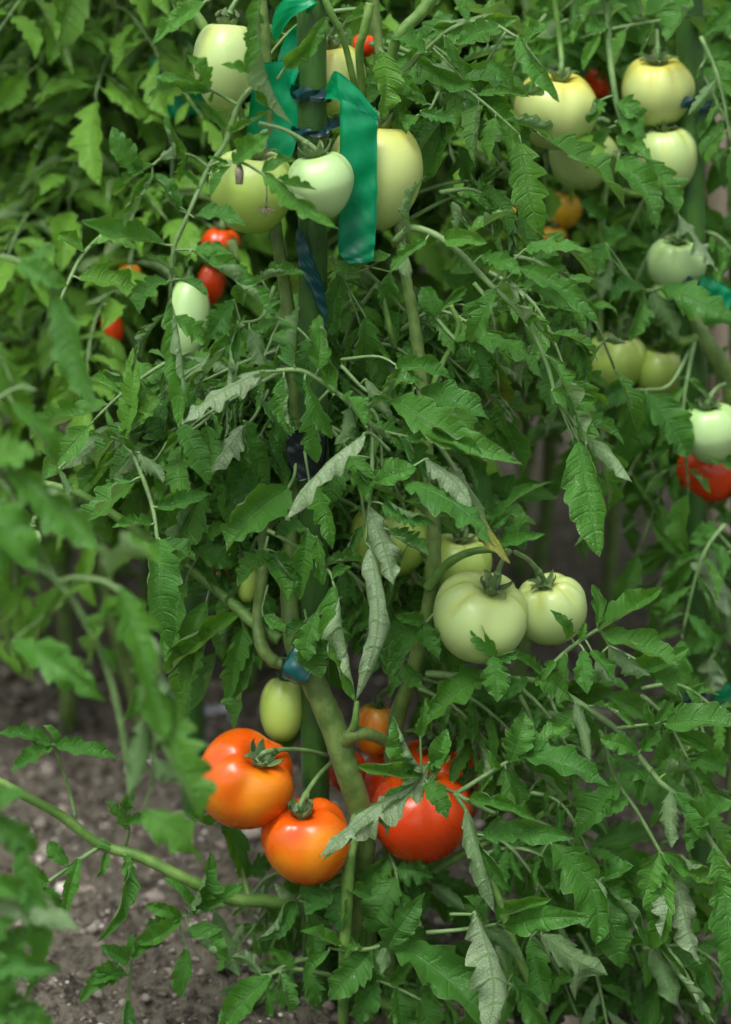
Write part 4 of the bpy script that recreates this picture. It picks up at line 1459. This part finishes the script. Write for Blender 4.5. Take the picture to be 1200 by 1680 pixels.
tom(408, 952, 3.5, 40, 1.9, ax(.1, .97, .1), M_GREEN, 'small slender green tomato hanging left of the hooked stem', ribamp=.05, st=(425, 880, 2))
tom(374, 952, 8, 42, 1.3, ax(.1, .97, .1), M_BLUSH, 'tiny orange brown tomato in shade behind the slender green one', ribamp=.05, st=(400, 890, 5))
# right plant
tom(912, 180, -2, 142, .93, ax(.1, .88, .4), M_YELLOW, 'large cream tomato with golden shoulder, left of the upper right four', pr_, ribamp=.05, ribs=4, st=(922, 100, -1), open_=.6, cs=.8)
tom(958, 258, 3, 118, .9, ax(.2, .85, .4), M_PALE, 'green tomato tucked beneath the cream one with golden shoulder', pr_, ribamp=.08, st=(1000, 200, 2))
tom(1080, 148, 1, 122, .98, ax(-.05, .85, .45), M_YELLOW, 'ribbed yellowish tomato touching the right stake, uppermost of four', pr_, ribamp=.05, ribs=6, st=(1078, 50, 1), open_=.8)
tom(1096, 260, .5, 100, 1.14, ax(-.1, .93, .3), M_PALE, 'pale whitish tomato in front of right stake, under the ribbed yellowish one', pr_, ribamp=.05, st=(1070, 190, 1))
tom(1110, 432, 1, 98, 1.0, ax(.0, .8, .5), M_MINT, 'small round mint tomato right side, below a pale folded leaf', pr_, ribamp=.08, st=(1130, 370, 3))
tom(1168, 710, -4, 100, 1.08, ax(-.15, .9, .35), M_MINT, 'pale mint tomato with nippled base at the right edge above the red one', pr_, ribamp=.04, point=.2, st=(1190, 630, -3), cs=1.1)
tom(1168, 770, 2, 118, .92, ax(.1, .9, .3), M_RED, 'orange red tomato at the right edge under the pale mint one', pr_, ribamp=.05, st=(1200, 690, 2))
tom(1012, 592, 5, 104, .95, ax(.1, .9, .3), M_GREEN, 'shaded green tomato left of its twin below the upper right leaves', pr_, ribamp=.05, st=(1030, 520, 4))
tom(1082, 610, 5, 88, 1.0, ax(.1, .9, .3), M_GREEN, 'shaded green tomato right of its twin, beside the bent stem', pr_, ribamp=.05, st=(1090, 540, 4))
tom(984, 136, 9, 50, 1., ax(.1, .9, .3), M_RED, 'bit of a red tomato between the two upper cream tomatoes', pr_, ribamp=.05, st=(985, 90, 9))
# background
tom(858, 372, 38, 62, 1.25, ax(.1, .95, .2), M_GOLD, 'blurred golden tomato behind, left one of three below the cream tomatoes', pb, ribamp=.08, st=(880, 310, 40), group='blurred tomatoes on the plants behind')
tom(925, 345, 39, 58, 1.1, ax(.1, .95, .2), M_GOLD, 'blurred golden tomato behind, upper right one of three', pb, ribamp=.08, st=(925, 290, 41), group='blurred tomatoes on the plants behind')
tom(908, 394, 38, 48, 1.0, ax(.1, .95, .2), M_GOLD, 'blurred golden tomato behind, lowest of three', pb, ribamp=.08, st=(900, 350, 40), group='blurred tomatoes on the plants behind')
tom(362, 402, 26, 66, .95, ax(.1, .95, .2), M_RED, 'blurred red tomato showing below the yellow green tomato', pb, ribamp=.05, st=(370, 350, 27), group='blurred tomatoes on the plants behind')
tom(346, 466, 27, 46, 1.5, ax(.1, .95, .2), M_RED, 'blurred long dark red tomato under the round red one at left', pb, ribamp=.05, st=(360, 410, 28), group='blurred tomatoes on the plants behind')
tom(311, 522, 22, 66, 2.1, ax(.0, .99, .1), M_MINT, 'long pale green plum tomato behind the left leaf stalk', pb, ribamp=.02, point=.1, st=(315, 440, 23), group='blurred tomatoes on the plants behind')
tom(212, 452, 28, 40, 1.1, ax(.1, .95, .2), M_BLUSH, 'small blurred pinkish orange tomato at the left', pb, ribamp=.05, st=(220, 410, 29), group='blurred tomatoes on the plants behind')
tom(185, 538, 28, 36, 1.5, ax(-.3, .95, .2), M_RED, 'small blurred red tomato at left, lowest of the far ones', pb, ribamp=.05, st=(170, 500, 29), group='blurred tomatoes on the plants behind')
tom(182, 16, 80, 84, 1.1, ax(.1, .95, .2), M_GREEN, 'blurred green tomato at the top edge on the left', pb, ribamp=.05, st=(190, -50, 80), group='blurred tomatoes on the plants behind')
tom(598, 74, 16, 40, 1.0, ax(.1, .95, .2), M_RED, 'small orange red tomato speck behind the stems at the top', pb, ribamp=.05, st=(600, 30, 17), group='blurred tomatoes on the plants behind')
tom(660, 116, 16, 40, 1.4, ax(.4, .9, .2), M_RED, 'dark red tomato behind small leaves near the top, right of the tape', pb, ribamp=.05, st=(680, 60, 18), group='blurred tomatoes on the plants behind')
tom(52, 884, -6, 34, 1.0, ax(.1, .95, .2), M_MINT, 'tiny blurred pale green tomato in the leaves at left', pb, ribamp=.05, st=(60, 850, -6), group='blurred tomatoes on the plants behind')

# ---- dried flower and bud on the yellow green tomato
fr = empty('dried_flower', pm(438, 320, -7)); tag(fr, 'tiny dried brown flower hanging over the yellow green tomato', 'flower')
mb = MB(); tube(mb, [pm(438, 300, -7.4), pm(438, 322, -7.2), pm(437, 340, -7.2)], [.0005, .0005, .0012], 6, 10); mb.obj('stalk', M_DRY, fr)
mb = MB()
for k in range(5):
    a = -.3-k*.65; p = pm(437, 340, -7.2); e = p+(RT*math.cos(a)+UP*math.sin(a))*.008; leaflet(mb, p, e, -VW, .002, C=5, N=3)
mb.obj('petals', M_DRY, fr)
bd = MB(); tube(bd, [pm(392, 266, -8.5), pm(393, 282, -9), pm(393, 302, -9)], [.0012, .0036, .0030], 8, 12)
tag(bd.obj('dried_bud', M_DRY), 'dark dried bud end lying on the yellow green tomato', 'bud')

# ================================================================== plants behind (each a thing; leaves are shared)
GB = 'tomato plants in the rows behind'
def back_plant(x, d, hgt, n, lib, label, sc=(.8, 1.25), spread=.17, zmin=.12, seed=0, group=GB):
    r = np.random.default_rng(seed)
    b = gpt(x, d); p = empty('tomato_plant', b); tag(p, label, 'tomato plant', group)
    sway = r.normal(size=(5, 2))*.03; sway[0] = 0
    P = np.array([[b[0]+sway[i, 0], b[1]+sway[i, 1], hgt*i/4] for i in range(5)])
    mb = MB(); tube(mb, P, [.009, .007, .004], 8, 30); mb.obj('stem', M_THICK, p, P[0])
    S = spline(P, 60)
    n = min(n, 98)
    for k in range(n):
        q = S[int((zmin/hgt+(1-zmin/hgt)*((k+r.random())/n))*59)]
        az = r.uniform(0, 6.28); off = np.array([math.cos(az), math.sin(az), 0])*r.uniform(0, spread)
        place_leaf(lib, p, q+off, az-math.pi/2, r.uniform(-.3, .6), r.uniform(*sc)*.8, r.normal()*.25)
    return p
SPEC = [
 (60, .95, .86, 98, LIBY, 'blurred light green tomato plant behind at the left edge'),
 (230, .80, .95, 98, LIBY, 'blurred light green tomato plant behind, around the far left stake'),
 (395, .62, .95, 98, LIBY, 'tomato plant behind the middle stake on its left, with red fruit low'),
 (700, .75, 1.10, 98, LIBY, 'light green tomato plant behind, between middle stake and cream tomatoes'),
 (860, .95, 1.05, 98, LIBY, 'tomato plant behind with the golden tomatoes'),
 (1010, .70, 1.02, 98, LIBG, 'dark green tomato plant behind the upper right tomatoes'),
 (1260, .80, 1.05, 98, LIBG, 'tomato plant behind the right stake'),
 (150, 1.9, 1.15, 98, LIBY, 'far blurred tomato plant at the upper left corner'),
 (420, 2.0, 1.25, 98, LIBY, 'far tomato plant behind the egg shaped tomato'),
 (650, 2.1, 1.2, 98, LIBY, 'far tomato plant at the top right of the middle stake'),
 (880, 2.1, 1.25, 98, LIBG, 'far tomato plant at the top above the cream tomatoes'),
 (1110, 2.0, 1.25, 98, LIBG, 'far tomato plant at the top right corner'),
]
for i, a in enumerate(SPEC):
    back_plant(*a, zmin=.42 if a[1] < 1.2 else .2, seed=40+i)
for i, a in enumerate([
 (95, .55, .88, 98, LIBY, 'light green tomato plant at left behind, between the edge and the red far fruit'),
 (235, .50, .92, 98, LIBY, 'light green tomato plant behind the upper left branch, just right of the far stake'),
 (745, .50, .98, 98, LIBY, 'light green tomato plant just behind the tall cream tomato'),
 (850, .62, .95, 98, LIBY, 'light green tomato plant just behind the golden fruit')]):
    back_plant(*a, sc=(.6, .95), zmin=.36, seed=90+i)
back_plant(20, .70, .70, 90, LIBY, 'low light green tomato plant at the left edge behind the blurred near one', sc=(.6, .95), zmin=.16, seed=71)
back_plant(190, .66, .66, 90, LIBY, 'light green low tomato plant left, behind the hanging blurred leaf', sc=(.6, .95), zmin=.16, seed=73)

# ================================================================== wood, litter
def plank(pts, w, th, label, pt):
    a, z = pt(*pts[0]), pt(*pts[1]); a = a.copy(); a[2] = max(a[2], -.05)
    n = 24; S = spline([a, z], n); mb = MB(); k = nz(z-a); s = nz(np.cross(k, VW)); f = np.cross(s, k)
    V = []
    for i, p in enumerate(S):
        ww = w/2*(1+.05*rng.normal()); c = .15
        for q, h in ((-1, -.5+c), (-1+c, -.5), (1-c, -.5), (1, -.5+c), (1, .5-c), (1-c, .5), (-1+c, .5), (-1, .5-c)):
            V.append(p+s*ww*q+f*th*h)
    V = np.array(V); Fc = list(gridfaces(n, 8, wrap=True))
    for o_ in (0, (n-1)*8): Fc += [[o_, o_+1, o_+2, o_+3], [o_, o_+3, o_+4, o_+7], [o_+4, o_+5, o_+6, o_+7]]
    mb.add(V, np.array(Fc)); o = mb.obj('wooden_post', M_WOOD, None, a); tag(o, label, 'post', 'pale wooden posts'); return o
plank([(1182, 900, 44), (1172, 120, 40)], .020, .02, 'pale wooden post at the upper right edge', pb)
plank([(780, 640, 52), (774, 548, 51)], .02, .014, 'short pale wooden post stub seen low through the leaves, right of centre', pb)
mb = MB(); g0 = px(352, 1190, 0)
ray = nz(g0-CAM); hit = CAM+ray*(CAM[2]/-ray[2]); r = np.random.default_rng(8)
U_ = np.linspace(-1, 1, 9); X, Y = np.meshgrid(U_, U_)
V = np.stack([X*.016*(1-.2*Y), Y*.02, .006+.008*np.abs(X+.3*Y)+.004*r.normal(size=X.shape)], -1).reshape(-1, 3)+hit
mb.add(V, gridfaces(9, 9)); mb.add(V+[0, 0, .0008], gridfaces(9, 9)[:, ::-1])
tag(mb.obj('paper_scrap', M_SCRAP, None, hit), 'bluish white crumpled scrap lying on the soil left of the orange tomatoes', 'litter')

# ================================================================== camera, light
cam = bpy.data.cameras.new('camera'); co = bpy.data.objects.new('camera', cam); link(co)
co.location = CAM
R3 = Matrix((RT, UP, -VW)).transposed(); co.rotation_euler = R3.to_euler()
cam.sensor_fit = 'VERTICAL'; cam.sensor_height = 24; cam.sensor_width = 24
cam.lens = 24*F/1680; cam.clip_end = 500; cam.clip_start = .05
cam.dof.use_dof = True; cam.dof.focus_distance = D-.05; cam.dof.aperture_fstop = cam.lens/33.0
scene.camera = co

SUN_EL, SUN_AZ = math.radians(66), math.radians(-150)   # azimuth: where the light comes from
world = bpy.data.worlds.new('World'); scene.world = world; world.use_nodes = True
nt = world.node_tree; bg = nt.nodes['Background']
sky = nt.nodes.new('ShaderNodeTexSky'); sky.sky_type = 'NISHITA'; sky.sun_disc = False
sky.sun_elevation = SUN_EL; sky.air_density = 1.5; sky.dust_density = 6.0; sky.ozone_density = .6
dirv = Vector((math.cos(SUN_EL)*math.sin(SUN_AZ), math.cos(SUN_EL)*math.cos(SUN_AZ), math.sin(SUN_EL)))
sky.sun_rotation = SUN_AZ
hs = nt.nodes.new('ShaderNodeHueSaturation'); hs.inputs['Saturation'].default_value = .1; nt.links.new(sky.outputs[0], hs.inputs['Color']); nt.links.new(hs.outputs[0], bg.inputs[0]); bg.inputs[1].default_value = .135
sl = bpy.data.lights.new('sun', 'SUN'); sl.energy = 1.35; sl.angle = math.radians(25); sl.color = (1, .97, .92)
so = bpy.data.objects.new('sun', sl); link(so)
so.rotation_euler = dirv.to_track_quat('Z', 'Y').to_euler()

scene.view_settings.view_transform = 'Standard'; scene.view_settings.look = 'None'
scene.view_settings.exposure = 0.56; scene.view_settings.gamma = 1.0
scene.cycles.use_denoising = True; scene.cycles.use_adaptive_sampling = True; scene.cycles.adaptive_threshold = .03; scene.cycles.adaptive_min_samples = 24
scene.cycles.max_bounces = 4; scene.cycles.transmission_bounces = 3; scene.cycles.diffuse_bounces = 3; scene.cycles.glossy_bounces = 2; scene.cycles.transparent_max_bounces = 6
